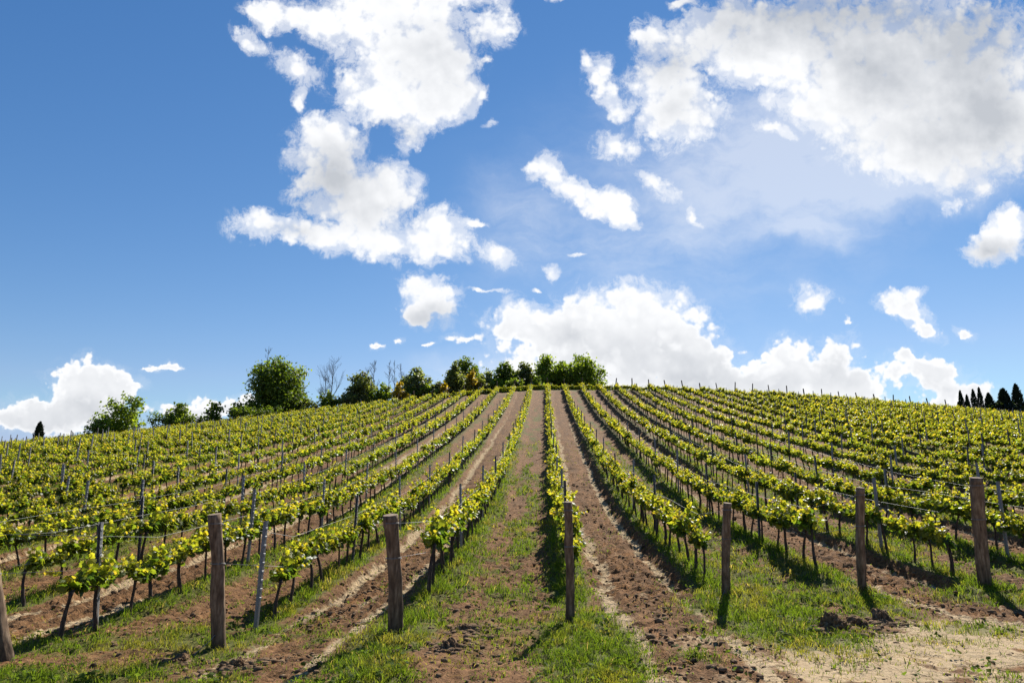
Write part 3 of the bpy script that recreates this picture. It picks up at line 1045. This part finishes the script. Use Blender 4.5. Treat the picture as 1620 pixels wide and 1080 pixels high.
# ------------------------------------------------------------------ grass
def build_grass():
    rng = np.random.default_rng(21)
    N = 640000
    # candidates thin out with distance
    y = 6.0 * np.exp(rng.random(N) ** 1.15 * math.log(48 / 6.0))
    x = (rng.random(N) * 2 - 1) * (y * .80 + 1.2) - y * .05
    g, pale, till = masks(x, y)
    tuft = fbm(x * 7, y * 7, 2, 77)
    keep = rng.random(N) < np.clip(g * 1.25 * sstep(.28, .62, tuft + .12 * (y > 16)) + .003 * (1 - pale), 0, 1)
    x, y, g, tuft = x[keep], y[keep], g[keep], tuft[keep]
    z = ground(x, y)
    n = len(x)
    far = np.clip(y / 9.0, 1, 4)
    lush = fbm(x * .8 + 40, y * .8, 2, 88)
    hgt = (.04 + .145 * g * (tuft + .25) * (.6 + .8 * lush)) * rng.uniform(.55, 1.35, n) * (1 + .08 * (far - 1))
    hgt *= np.where(y < 9.5, .85, 1)
    wid = .0036 * rng.uniform(.7, 1.5, n) * far
    az = rng.uniform(0, 2 * np.pi, n)
    lean = rng.uniform(.25, 1.25, n)
    la = rng.uniform(0, 2 * np.pi, n)
    dx, dy = np.cos(la) * lean * hgt, np.sin(la) * lean * hgt
    wx, wy = np.cos(az) * wid, np.sin(az) * wid
    b = np.stack([x, y, z - .01], 1)
    m = b + np.stack([dx * .35, dy * .35, hgt * .62], 1)
    t = b + np.stack([dx, dy, hgt * (1.0 - .25 * lean)], 1)
    w = np.stack([wx, wy, np.zeros(n)], 1)
    V = np.stack([b - w, b + w, m - w * .8, m + w * .8, t], 1).reshape(-1, 3)
    T = (np.array([(0, 1, 3), (0, 3, 2), (2, 3, 4)])[None] + (np.arange(n) * 5)[:, None, None]).reshape(-1, 3)
    dryness = sstep(.45, .75, fbm(x * 1.7 + 9, y * 1.7, 3, 99)) * .8
    mixv = np.clip(dryness + rng.normal(0, .16, n), 0, 1)[:, None]
    c = np.array([.080, .128, .014]) * (1 - mixv) + np.array([.180, .168, .034]) * mixv
    straw = (rng.random(n) < .02 + .04 * dryness)[:, None]
    c = np.where(straw, np.array([.30, .23, .11]), c) * rng.uniform(.75, 1.25, (n, 1))
    V5, C5 = V, np.repeat(c, 5, 0)
    nw = 5200
    yw = 6.3 * np.exp(rng.random(nw) * math.log(26 / 6.3))
    xw = (rng.random(nw) * 2 - 1) * (yw * .8 + 1) - yw * .05
    gw, _p, tw = masks(xw, yw)
    ok = rng.random(nw) < np.clip(gw * .8 + .02, 0, 1) * sstep(.4, .6, fbm(xw * 1.5 + 3, yw * 1.5, 2, 123)) + .004
    xw, yw = xw[ok], yw[ok]
    zw = ground(xw, yw)
    nr = 9
    xw, yw, zw = np.repeat(xw, nr), np.repeat(yw, nr), np.repeat(zw, nr)
    m = len(xw)
    aw = rng.uniform(0, 6.3, m)
    hw = rng.uniform(.01, .10, m)
    Dw = np.c_[np.cos(aw), np.sin(aw), rng.uniform(-.1, .8, m)]
    Pw = np.c_[xw + np.cos(aw) * .02 + rng.normal(0, .03, m), yw + np.sin(aw) * .02 + rng.normal(0, .03, m), zw + hw]
    Vw, Tw, kw = leaves(Pw, np.c_[rng.normal(0, .7, m), rng.normal(0, .7, m), np.ones(m)], Dw, rng.uniform(.03, .075, m), QLEAF_V * np.array([.8, 1, 1]), QLEAF_T)
    cw = np.array([.066, .10, .016]) * rng.uniform(.6, 1.5, (m, 1)) * np.array([1, 1, 1.])
    V = np.r_[V5, Vw]
    T = np.r_[T, Tw + len(V5)]
    o = mesh_obj('grass', V, T, [MAT_GRASS], None, np.r_[C5, np.repeat(cw, kw, 0)], False)
    tag(o, 'green and straw coloured grass growing between the bare tracks', 'grass', kind='stuff')
    print('blades', n)


build_grass()


# ------------------------------------------------------------------ clods, stones, straw
def ico(sub):
    bm = bmesh.new()
    bmesh.ops.create_icosphere(bm, subdivisions=sub, radius=1.0)
    V = np.array([v.co[:] for v in bm.verts])
    T = np.array([[v.index for v in f.verts] for f in bm.faces])
    bm.free()
    return V, T


def lump(V, seed, amp):
    r = 1 + amp * (fbm(V[:, 0] * 1.7 + seed * 3.1 + 20, V[:, 1] * 1.7 + V[:, 2] * 1.3 + 20, 3, seed) - .5) * 2
    r += amp * .5 * (vnoise(V[:, 0] * 5 + seed + 30, V[:, 2] * 5 + V[:, 1] * 4 + 30, seed + 3) - .5)
    return V * r[:, None]


def build_clods():
    rng = np.random.default_rng(31)
    lib = []
    for i in range(14):
        V0, T0 = ico(2 if i < 7 else 1)
        V = lump(V0, 10 + i, .55) * np.array([1, rng.uniform(.7, 1.1), rng.uniform(.5, .75)])
        lib.append((V, T0, np.zeros(len(T0), int), np.ones((len(V), 3)), np.ones(len(T0), bool)))
    N = 90000
    y = 6.3 * np.exp(rng.random(N) * math.log(34 / 6.3))
    x = (rng.random(N) * 2 - 1) * (y * .8 + 1) - y * .05
    g, pale, till = masks(x, y)
    keep = rng.random(N) < till * (1 - .85 * pale) * (1 - .75 * g) * .75 * (.25 + sstep(.35, .6, fbm(x * 1.3, y * 1.3, 2, 61)))
    x, y = x[keep], y[keep]
    n = len(x)
    sz = np.minimum(.009 + rng.exponential(.010, n), .06) * (1 + .02 * (y - 8))
    for bx_, by_, br_, _, _l in BIG_CLODS:               # crumbled earth heaped round the large clods
        m_ = 150
        x = np.r_[x, bx_ + rng.normal(0, br_ * 1.5, m_)]
        y = np.r_[y, by_ + rng.normal(0, br_ * 1.1, m_)]
        sz = np.r_[sz, np.minimum(.016 + rng.exponential(.02, m_), .08)]
    n = len(x)
    P = np.c_[x, y, ground(x, y) - sz * .12]
    V, T, M, C, Sm = place_many(lib, P, rng.integers(0, 7, n) + 7 * (y > 11.5), rng.uniform(0, 6.3, n), sz, np.ones((n, 3)))
    o = mesh_obj('soil_crumbs', V, T, [MAT_CLOD], M, C, Sm)
    tag(o, 'brown crumbs of turned soil lying in the alleys', 'soil', kind='stuff')
    # straw and pruned twigs
    N = 17000
    y = 6.3 * np.exp(rng.random(N) * math.log(24 / 6.3))
    x = (rng.random(N) * 2 - 1) * (y * .8 + 1) - y * .05
    g, pale, till = masks(x, y)
    keep = rng.random(N) < (.25 + till * .5) * (1 - .6 * g) * .42
    x, y = x[keep], y[keep]
    n = len(x)
    ln = rng.uniform(.03, .16, n)
    a = rng.uniform(0, 6.3, n)
    w = rng.uniform(.0016, .0038, n)
    p0 = np.c_[x, y, ground(x, y) + .018]
    x1, y1 = x + np.cos(a) * ln, y + np.sin(a) * ln
    p1 = np.c_[x1, y1, ground(x1, y1) + .022]
    pm = (p0 + p1) / 2 + np.c_[np.zeros(n), np.zeros(n), rng.uniform(0, .02, n)]
    s = np.c_[-np.sin(a) * w, np.cos(a) * w, np.zeros(n)]
    up = np.c_[np.zeros(n), np.zeros(n), w * 1.4]
    ring = lambda p: np.stack([p - s, p + s, p + up], 1)
    V = np.concatenate([ring(p0), ring(pm), ring(p1)], 1).reshape(-1, 3)
    F = []
    for q in (0, 3):
        for j in range(3):
            j2 = (j + 1) % 3
            F += [(q + j, q + j2, q + 3 + j), (q + j2, q + 3 + j2, q + 3 + j)]
    T = (np.array(F)[None] + (np.arange(n) * 9)[:, None, None]).reshape(-1, 3)
    c = np.where(rng.random((n, 1)) < .6, np.array([.36, .28, .17]), np.array([.13, .095, .07])) * rng.uniform(.7, 1.2, (n, 1))
    o = mesh_obj('straw_litter', V, T, [MAT_GRASS], None, np.repeat(c, 9, 0), False)
    tag(o, 'dry straw and twigs scattered over the soil', 'straw', kind='stuff')
    # the big clods one can point to
    Vb, Tb = ico(6)
    for i, (px_, py_, sx, sz_, lab) in enumerate(BIG_CLODS):
        V = lump(Vb, 40 + i, .5)
        V += V * (.55 * (np.abs(fbm(V[:, 0] * 3.4 + 50, V[:, 1] * 3.4 + V[:, 2] * 3 + 50, 4, 70 + i, .6) - .5) * -2.2 + .25) + .12 * (vnoise(V[:, 0] * 17 + 50, V[:, 1] * 15 + V[:, 2] * 14 + 50, 80 + i) - .5))[:, None]
        V = V * np.array([sx, sx * .8, sz_])
        o = mesh_obj('earth_clod', V, Tb, MAT_CLOD, smooth=True)
        o.location = (px_, py_, gz(px_, py_) + sz_ * .02)
        o.rotation_euler = (0, 0, i * 1.3)
        tag(o, lab, 'clod', 'large clods of turned earth')


BIG_CLODS = [(3.68, 9.55, .17, .16, 'largest dark earth clod in the grass left of the second end post from right'),
             (4.10, 9.80, .13, .09, 'broad low earth clod in the middle of the heap behind the largest clod'),
             (4.56, 10.10, .13, .11, 'earth clod at the right end of the heap by the leaning post shadow'),
             (-1.10, 8.35, .12, .11, 'dark earth clod with a shadow, between the tan post and slim middle post'),
             (-1.05, 9.45, .11, .07, 'rough earth clod at the edge of the long grass right of the tan post'),
             (-3.62, 8.35, .16, .09, 'wide crumbling earth clod in front of the stout flaking end post'),
             (-4.55, 8.9, .13, .08, 'small brown earth clod in the grass left of the stout flaking post')]
build_clods()


# ------------------------------------------------------------------ trees on the crest
def at_pixel(px, D):
    """ground point at horizontal distance D along the bearing that the photo shows at px"""
    az = math.atan((px - 810) / 1080.0 / 1.0) - YAW
    return D * math.sin(az), D * math.cos(az)


def crest_elev(px):
    return np.interp(px, [0, 60, 195, 282, 338, 435, 520, 575, 655, 720, 800, 870, 950, 1100, 1250, 1400, 1520, 1620],
                     [700, 694, 680, 665, 657, 648, 637, 630, 622, 614, 608, 606, 606, 608, 618, 632, 645, 650])


def height_at(px, D, ypx):
    """world z of the photo pixel (px, ypx) at horizontal distance D"""
    v, u = ypx - 540.0, px - 810.0
    up = 1080 * math.sin(PITCH) - v * math.cos(PITCH)
    hz = math.hypot(1080 * math.cos(PITCH) + v * math.sin(PITCH), u)
    return CAM_Z + D * up / hz


def px_m(D):
    return D / 1080.0


PAL = {
    'oak': [(.03, .05, .010), (.075, .108, .014), (.15, .18, .024)],
    'fresh': [(.05, .08, .012), (.11, .15, .018), (.20, .235, .03)],
    'olive': [(.045, .056, .018), (.09, .105, .035), (.145, .155, .055)],
    'grey': [(.06, .075, .032), (.115, .135, .06), (.17, .19, .09)],
    'broom': [(.11, .085, .010), (.23, .165, .016), (.34, .25, .03)],
    'cypress': [(.008, .013, .006), (.015, .024, .010), (.028, .040, .016)],
}


def crown_geo(rng, lobes, n, size, pal, flat=.0, hollow=.35):
    """leaf clumps through a set of ellipsoidal lobes"""
    G = Geo()
    vol = np.array([a * b * c for _, (a, b, c) in lobes]) ** .75
    cnt = np.maximum((vol / vol.sum() * n).astype(int), 8)
    pal = np.array(pal) * (1.25 if pal[0][0] > .02 else 1.0)
    for (c, r), m in zip(lobes, cnt):
        r = np.array(r)
        ncl = max(4, int(m / 22))
        d = unit(rng.normal(0, 1, (ncl, 3)))
        rad = (hollow + (1 - hollow) * rng.random(ncl) ** .6)[:, None]
        cc = np.array(c) + d * rad * r
        which = rng.integers(0, ncl, m)
        spread = rng.normal(0, 1, (m, 3)) * (np.cbrt(r.prod()) * .17 + size * .3)
        P = cc[which] + spread
        tone = np.clip(rng.normal(.9, .35, ncl)[which] + rng.normal(0, .3, m), 0, 1.99)
        i0 = tone.astype(int)
        f = (tone - i0)[:, None]
        col = pal[i0] * (1 - f) + pal[i0 + 1] * f
        N = unit(P - np.array(c)) * .7 + rng.normal(0, .6, (m, 3)) + np.array([0, 0, .35])
        D = rng.normal(0, 1, (m, 3)) + np.array([0, 0, -.3])
        V, T, k = leaves(P, N, D, size * rng.uniform(.6, 1.35, m), QLEAF_V, QLEAF_T)
        G.add(V, T, 0, np.repeat(col, k, 0), smooth=False)
    return G


def limb(G, p, d, ln, r, depth, rng, spread=.5, up=.15, sides=6, seg=4, min_r=.008, kids=(2, 4)):
    """recursive limbs"""
    pts = [p]
    dd = d.copy()
    for _ in range(seg):
        dd = unit(dd + rng.normal(0, .13, 3) + np.array([0, 0, up * .3]))
        pts.append(pts[-1] + dd * ln / seg)
    V, T = tube(np.array(pts), np.linspace(r, r * .55, seg + 1), sides, False)
    G.add(V, T)
    if depth <= 0 or r < min_r:
        return
    for _ in range(rng.integers(*kids)):
        t = rng.integers(1, seg + 1)
        nd = unit(dd + rng.normal(0, spread, 3) + np.array([0, 0, up]))
        limb(G, pts[t], nd, ln * rng.uniform(.55, .8), max(r * .55, min_r), depth - 1, rng, spread, up, max(3, sides - 1), 3, min_r, kids)
    limb(G, pts[-1], dd, ln * .7, max(r * .5, min_r), depth - 1, rng, spread, up, max(3, sides - 1), 3, min_r, kids)


def leafy_tree(name, px, D, ytop, wpx, label, cat, pal, seed, ybase=None, n=2600, size=None, lobes_n=9, group='trees and shrubs along the crest', trunk=True, bark=(1, 1, 1), squash=1.0, asym=0.0):
    x, y = at_pixel(px, D)
    zb = gz(x, y)
    ztop = height_at(px, D, ytop)
    H = max(ztop - zb, .8)
    yb = ybase if ybase is not None else crest_elev(px)
    zvis = max(zb, height_at(px, D, yb) - .6)
    W = wpx * px_m(D) * (1.22 if wpx > 30 else 1.35) / 2
    rng = np.random.default_rng(seed)
    e = empty(name, (x, y, zb), label, cat, group)
    G = Geo()
    th = H * .45
    V, T = tube(np.array([(0, 0, -.3), (rng.normal(0, .1), rng.normal(0, .1), th * .5), (rng.normal(0, .15), rng.normal(0, .15), th)]), [.05 + W * .05, .04 + W * .04, .03 + W * .03], 8, True)
    G.add(V, T, 0, bark)
    for q in range(5):
        d = unit(np.array([math.cos(q * 1.26 + seed), math.sin(q * 1.26 + seed), rng.uniform(.5, 1.3)]))
        limb(G, np.array([0, 0, th * rng.uniform(.55, 1.0)]), d, W * .42, .02 + W * .022, 2, rng, .5, .2, 5, 3)
    G.obj('trunk', [MAT_TREE_WOOD], e)
    # crown: lobes between the visible base and the top
    cz0 = max(zvis - zb - .9, H * .04)
    lobes = []
    hh = (H - cz0)
    for q in range(lobes_n):
        t = (q + .5) / lobes_n
        zz_ = cz0 + hh * (.16 + .68 * t)
        env = math.sqrt(max(0.05, 1 - ((t - .38) / .72) ** 2)) * squash + (1 - squash) * .8
        a = q * 2.4 + seed
        rr = W * env * rng.uniform(.35, .74)
        lr = max(W * rng.uniform(.26, .46) * (1.05 - .3 * t), .25)
        lobes.append(((math.cos(a) * rr + asym * W * (t - .5), math.sin(a) * rr * .8, zz_), (lr, lr, min(lr * .8, hh * .3))))
    lobes.append(((asym * W * .4, 0, H - hh * .16), (W * .34, W * .34, hh * .18)))
    lobes.append(((0, 0, cz0 + hh * .45), (W * .62, W * .62, hh * .40)))
    lobes.append(((0, 0, cz0 + hh * .14), (W * .7, W * .6, hh * .16)))
    sz = size or max(.24, D * .0032)
    crown_geo(rng, lobes, int(n * 2.0), sz, PAL[pal]).obj('crown', [MAT_TREE_LEAF], e)
    return e


def bare_tree(px, D, ytop, spread_px, label, seed, stems=1, tone=(1.25, 1.2, 1.15)):
    x, y = at_pixel(px, D)
    zb = gz(x, y)
    H = height_at(px, D, ytop) - zb
    rng = np.random.default_rng(seed)
    e = empty('bare_tree', (x, y, zb), label, 'tree', 'bare trees along the crest')
    G = Geo()
    n = 9
    ts = np.linspace(0, 1, n)
    path = np.stack([.25 * np.sin(ts * 3 + seed) * ts, .2 * np.cos(ts * 2) * ts, -.3 + (H + .3) * ts], 1)
    V, T = tube(path, .095 * (1.05 - ts) + .012, 6, False)
    G.add(V, T, 0, tone)
    G.obj('trunk', [MAT_TREE_WOOD], e)
    B = Geo()
    for q in range(16):
        t = rng.uniform(.32, .95)
        p = np.array([np.interp(t, ts, path[:, c]) for c in range(3)])
        a = rng.uniform(0, 6.3)
        sp = spread_px * px_m(D) * .5 * (1.25 - t)
        d = unit(np.array([math.cos(a), math.sin(a), rng.uniform(.7, 1.5)]))
        limb(B, p, d, max(sp, .5), .032 * (1.2 - t) + .012, 2, rng, .45, .35, 4, 3, .012)
    for c in B.C:
        pass
    B.obj('branches', [MAT_TREE_WOOD], e)
    return e


def cypress(px, D, ytop, wpx, label, seed, ybase):
    x, y = at_pixel(px, D)
    zb = gz(x, y)
    H = height_at(px, D, ytop) - zb
    W = wpx * px_m(D) * .40
    rng = np.random.default_rng(seed)
    e = empty('cypress_tree', (x, y, zb), label, 'tree', 'dark cypresses on the skyline')
    V, T = tube(np.array([(0, 0, -.3), (0, 0, H * .5), (0, 0, H * .9)]), [.16, .1, .03], 7)
    Geo().add(V, T, 0, (.6, .6, .6)).obj('trunk', [MAT_TREE_WOOD], e)
    n = 2200
    zmin = max(0.3, height_at(px, D, ybase) - zb - 1.5)
    t = rng.random(n) ** 1.1
    env = np.minimum(1, (1 - t) * 2.3) ** .6 * np.minimum(1, .62 + t * 1.4)
    a = rng.uniform(0, 2 * np.pi, n)
    lumpn = 1 + .22 * (vnoise(a * 2.5 + seed, t * 9, seed) - .5) * 2
    rr = W * env * lumpn * rng.uniform(.5, 1.0, n) ** .5
    P = np.stack([np.cos(a) * rr, np.sin(a) * rr, zmin + (H - zmin) * t], 1)
    N = np.stack([np.cos(a), np.sin(a), rng.normal(.1, .3, n)], 1) + rng.normal(0, .35, (n, 3))
    Dd = np.stack([np.cos(a) * .25, np.sin(a) * .25, np.ones(n)], 1) + rng.normal(0, .15, (n, 3))
    pal = np.array(PAL['cypress'])
    tone = np.clip(rng.normal(.9, .5, n), 0, 1.99)
    i0 = tone.astype(int)
    f = (tone - i0)[:, None]
    col = pal[i0] * (1 - f) + pal[i0 + 1] * f
    V, T, k = leaves(P, N, Dd, rng.uniform(.3, .6, n) * max(.5, W / 1.1), QLEAF_V * np.array([.6, 1, 1]), QLEAF_T)
    G = Geo().add(V, T, 0, np.repeat(col, k, 0), False)
    G.obj('crown', [MAT_DARK_LEAF], e)
    return e


def hedge(px0, px1, D, ytop, label, seed):
    (xa, ya), (xb, yb) = at_pixel(px0, D), at_pixel(px1, D)
    xm, ym = (xa + xb) / 2, (ya + yb) / 2
    zb = gz(xm, ym)
    H = max(height_at((px0 + px1) / 2, D, ytop) - zb, .8)
    rng = np.random.default_rng(seed)
    L = math.hypot(xb - xa, yb - ya)
    e = empty('hedge', (xm, ym, zb), label, 'hedge', None, math.atan2(yb - ya, xb - xa))
    G = Geo()
    for q in range(7):
        u = -L / 2 + L * (q + .5) / 7
        limb(G, np.array([u, 0, -.3]), np.array([0, 0, 1.]), H * .5, .05, 2, rng, .5, .2, 5, 3)
    G.obj('stems', [MAT_TREE_WOOD], e)
    lobes = []
    nl = int(L / 1.1) + 1
    for q in range(nl):
        lobes.append(((-L / 2 + L * (q + .5) / nl, rng.normal(0, .15), H * .62), (.9, .8, H * .40 * rng.uniform(.9, 1.08))))
    crown_geo(rng, lobes, int(260 * nl), .22, PAL['oak'], hollow=.2).obj('foliage', [MAT_TREE_LEAF], e)


def build_trees():
    LT = leafy_tree
    cypress(66, 128, 669, 15, 'lone dark cypress on the skyline near the left edge', 900, 697)
    LT('small_tree', 192, 100, 626, 62, 'small loose green tree leaning over the left skyline', 'tree', 'fresh', 901, n=1500, lobes_n=8, asym=.5)
    LT('round_shrub', 160, 98, 658, 34, 'low spreading shrub at the left foot of the small loose tree', 'shrub', 'fresh', 902, n=420, lobes_n=4)
    LT('round_shrub', 283, 106, 637, 44, 'wide rounded green shrub on the skyline against white cloud', 'shrub', 'oak', 903, n=900, lobes_n=5, squash=.5)
    LT('round_shrub', 338, 108, 637, 24, 'small round shrub on the skyline left of the hedge', 'shrub', 'oak', 904, n=500, lobes_n=4)
    hedge(238, 330, 104, 654, 'low green hedge below the two round skyline shrubs', 905)
    hedge(368, 446, 102, 643, 'clipped green hedge in front of the big dark oak', 906)
    LT('round_shrub', 374, 106, 637, 20, 'small dark shrub at the left foot of the big oak', 'shrub', 'oak', 907, n=380, lobes_n=3)
    LT('oak_tree', 435, 112, 567, 90, 'big dark spreading oak standing alone, tallest tree on the left', 'tree', 'oak', 908, n=7200, lobes_n=15)
    bare_tree(416, 113, 547, 6, 'bare pole-like dead stem rising out of the top of the big oak', 909)
    bare_tree(522, 112, 568, 52, 'tall bare tree alone against blue sky right of the big oak', 910)
    bare_tree(511, 112, 592, 26, 'short bare tree leaning beside the tall bare tree', 911)
    LT('round_shrub', 517, 109, 620, 38, 'dark shrub at the foot of the tall bare tree', 'shrub', 'oak', 912, n=700, lobes_n=5)
    LT('round_shrub', 488, 110, 632, 40, 'low pale scrub between the big oak and bare tree', 'shrub', 'olive', 913, n=480, lobes_n=4, squash=.5)
    LT('leafy_tree', 570, 112, 589, 48, 'olive green tree with grey twigs, first of the long tree line', 'tree', 'olive', 914, n=1900, lobes_n=10)
    bare_tree(589, 115, 571, 30, 'tall bare tree rising behind the olive green tree', 915)
    bare_tree(577, 116, 580, 22, 'slim bare tree behind the left side of the olive green tree', 916)
    bare_tree(612, 118, 574, 22, 'leftmost of the row of bare trees behind the broom', 917)
    bare_tree(622, 118, 574, 20, 'middle one of the row of bare trees behind the broom', 918)
    bare_tree(634, 118, 577, 22, 'rightmost of the row of bare trees behind the broom', 919)
    LT('round_shrub', 608, 110, 607, 24, 'small green shrub left of the yellow broom', 'shrub', 'fresh', 920, n=520, lobes_n=4)
    LT('broom_shrub', 631, 107.5, 604, 20, 'round yellow flowering broom under the bare trees', 'shrub', 'broom', 921, n=520, lobes_n=4)
    LT('leafy_tree', 657, 112, 582, 50, 'green bushy tree just right of the yellow broom', 'tree', 'grey', 922, n=2300, lobes_n=10)
    LT('round_shrub', 690, 111, 604, 30, 'brownish shrub with yellow flecks between two green trees', 'shrub', 'olive', 923, n=600, lobes_n=4)
    LT('broom_shrub', 701, 107, 605, 16, 'low orange flowering broom beside the brownish shrub', 'shrub', 'broom', 924, n=240, lobes_n=3)
    LT('leafy_tree', 718, 112, 576, 34, 'rounded olive tree in front of the tall dark oak', 'tree', 'olive', 925, n=1500, lobes_n=8)
    LT('oak_tree', 737, 119, 566, 52, 'dark oak rising behind the rounded olive tree', 'tree', 'oak', 926, n=2300, lobes_n=9)
    LT('broom_shrub', 746, 109.5, 585, 17, 'tall yellow flowering broom in front of the dark oak', 'shrub', 'broom', 927, n=420, lobes_n=4)
    LT('round_shrub', 742, 110.5, 596, 26, 'brown shrub below the tall yellow broom', 'shrub', 'olive', 940, n=500, lobes_n=4)
    LT('leafy_tree', 771, 114, 586, 28, 'pale grey green tree between two dark trees', 'tree', 'grey', 928, n=900, lobes_n=7)
    LT('round_shrub', 786, 112, 596, 20, 'bright green shrub at the left foot of a dark rounded tree', 'shrub', 'fresh', 929, n=420, lobes_n=4)
    LT('leafy_tree', 799, 115, 573, 42, 'dark rounded tree left of the row tops', 'tree', 'oak', 930, n=2400, lobes_n=12)
    LT('leafy_tree', 831, 116, 573, 30, 'narrow dark tree in the gap above the row tops', 'tree', 'olive', 931, n=1700, lobes_n=9)
    LT('oak_tree', 866, 116, 563, 50, 'upright green oak, second from the right end of the tree line', 'tree', 'fresh', 932, n=2000, lobes_n=10)
    LT('oak_tree', 891, 117, 571, 36, 'low green oak wedged between two taller oaks', 'tree', 'oak', 933, n=1200, lobes_n=7)
    LT('oak_tree', 922, 116, 564, 66, 'broad spreading oak at the right end of the tree line', 'tree', 'fresh', 934, n=3300, lobes_n=13)
    fills = [(648, 26, 'low green scrub at the left foot of the green bushy tree'), (676, 30, 'low green scrub at the right foot of the green bushy tree'), (760, 26, 'low green scrub right of the tall yellow broom'),
             (815, 28, 'low dark scrub between the dark rounded and narrow dark trees'), (848, 24, 'low scrub between the narrow dark tree and the upright oak'), (545, 44, 'low scrub between the tall bare tree and the olive green tree'), (596, 26, 'low scrub left of the small green shrub by the broom')]
    for q, (px, w, lab) in enumerate(fills):
        LT('round_shrub', px, 110, crest_elev(px) - 11, w, lab, 'shrub', ('oak', 'fresh', 'olive')[q % 3], 970 + q, n=420, lobes_n=4, squash=.6)
    CY = [(1518, 637, 5, 'tiny dark cypress, leftmost on the right skyline', 950), (1523.5, 618, 9, 'slender cypress, first tall one of the right skyline group', 951),
          (1533, 625, 8, 'short slender cypress between two taller ones', 952), (1544, 616, 10, 'tall slender cypress in the middle of the right skyline group', 953),
          (1554, 613, 9, 'tallest slender cypress right of the middle one', 954), (1568, 623, 15, 'squat cone shaped cypress right of the slender ones', 955),
          (1592, 617, 21, 'widest dark cypress with a rounded top', 956), (1613, 609, 17, 'tall dark cypress at the right picture edge', 957)]
    for px, yt, w, lab, sd in CY:
        cypress(px, 150, yt, w, lab, sd, 648)
    for px, w, lab, sd in ((1579, 22, 'low dark bush between the squat and widest cypress', 960), (1603, 22, 'low dark bush between the two cypresses nearest the right edge', 961)):
        LT('dark_shrub', px, 148, 637, w, lab, 'shrub', 'cypress', sd, n=380, lobes_n=4, size=.5)


build_trees()
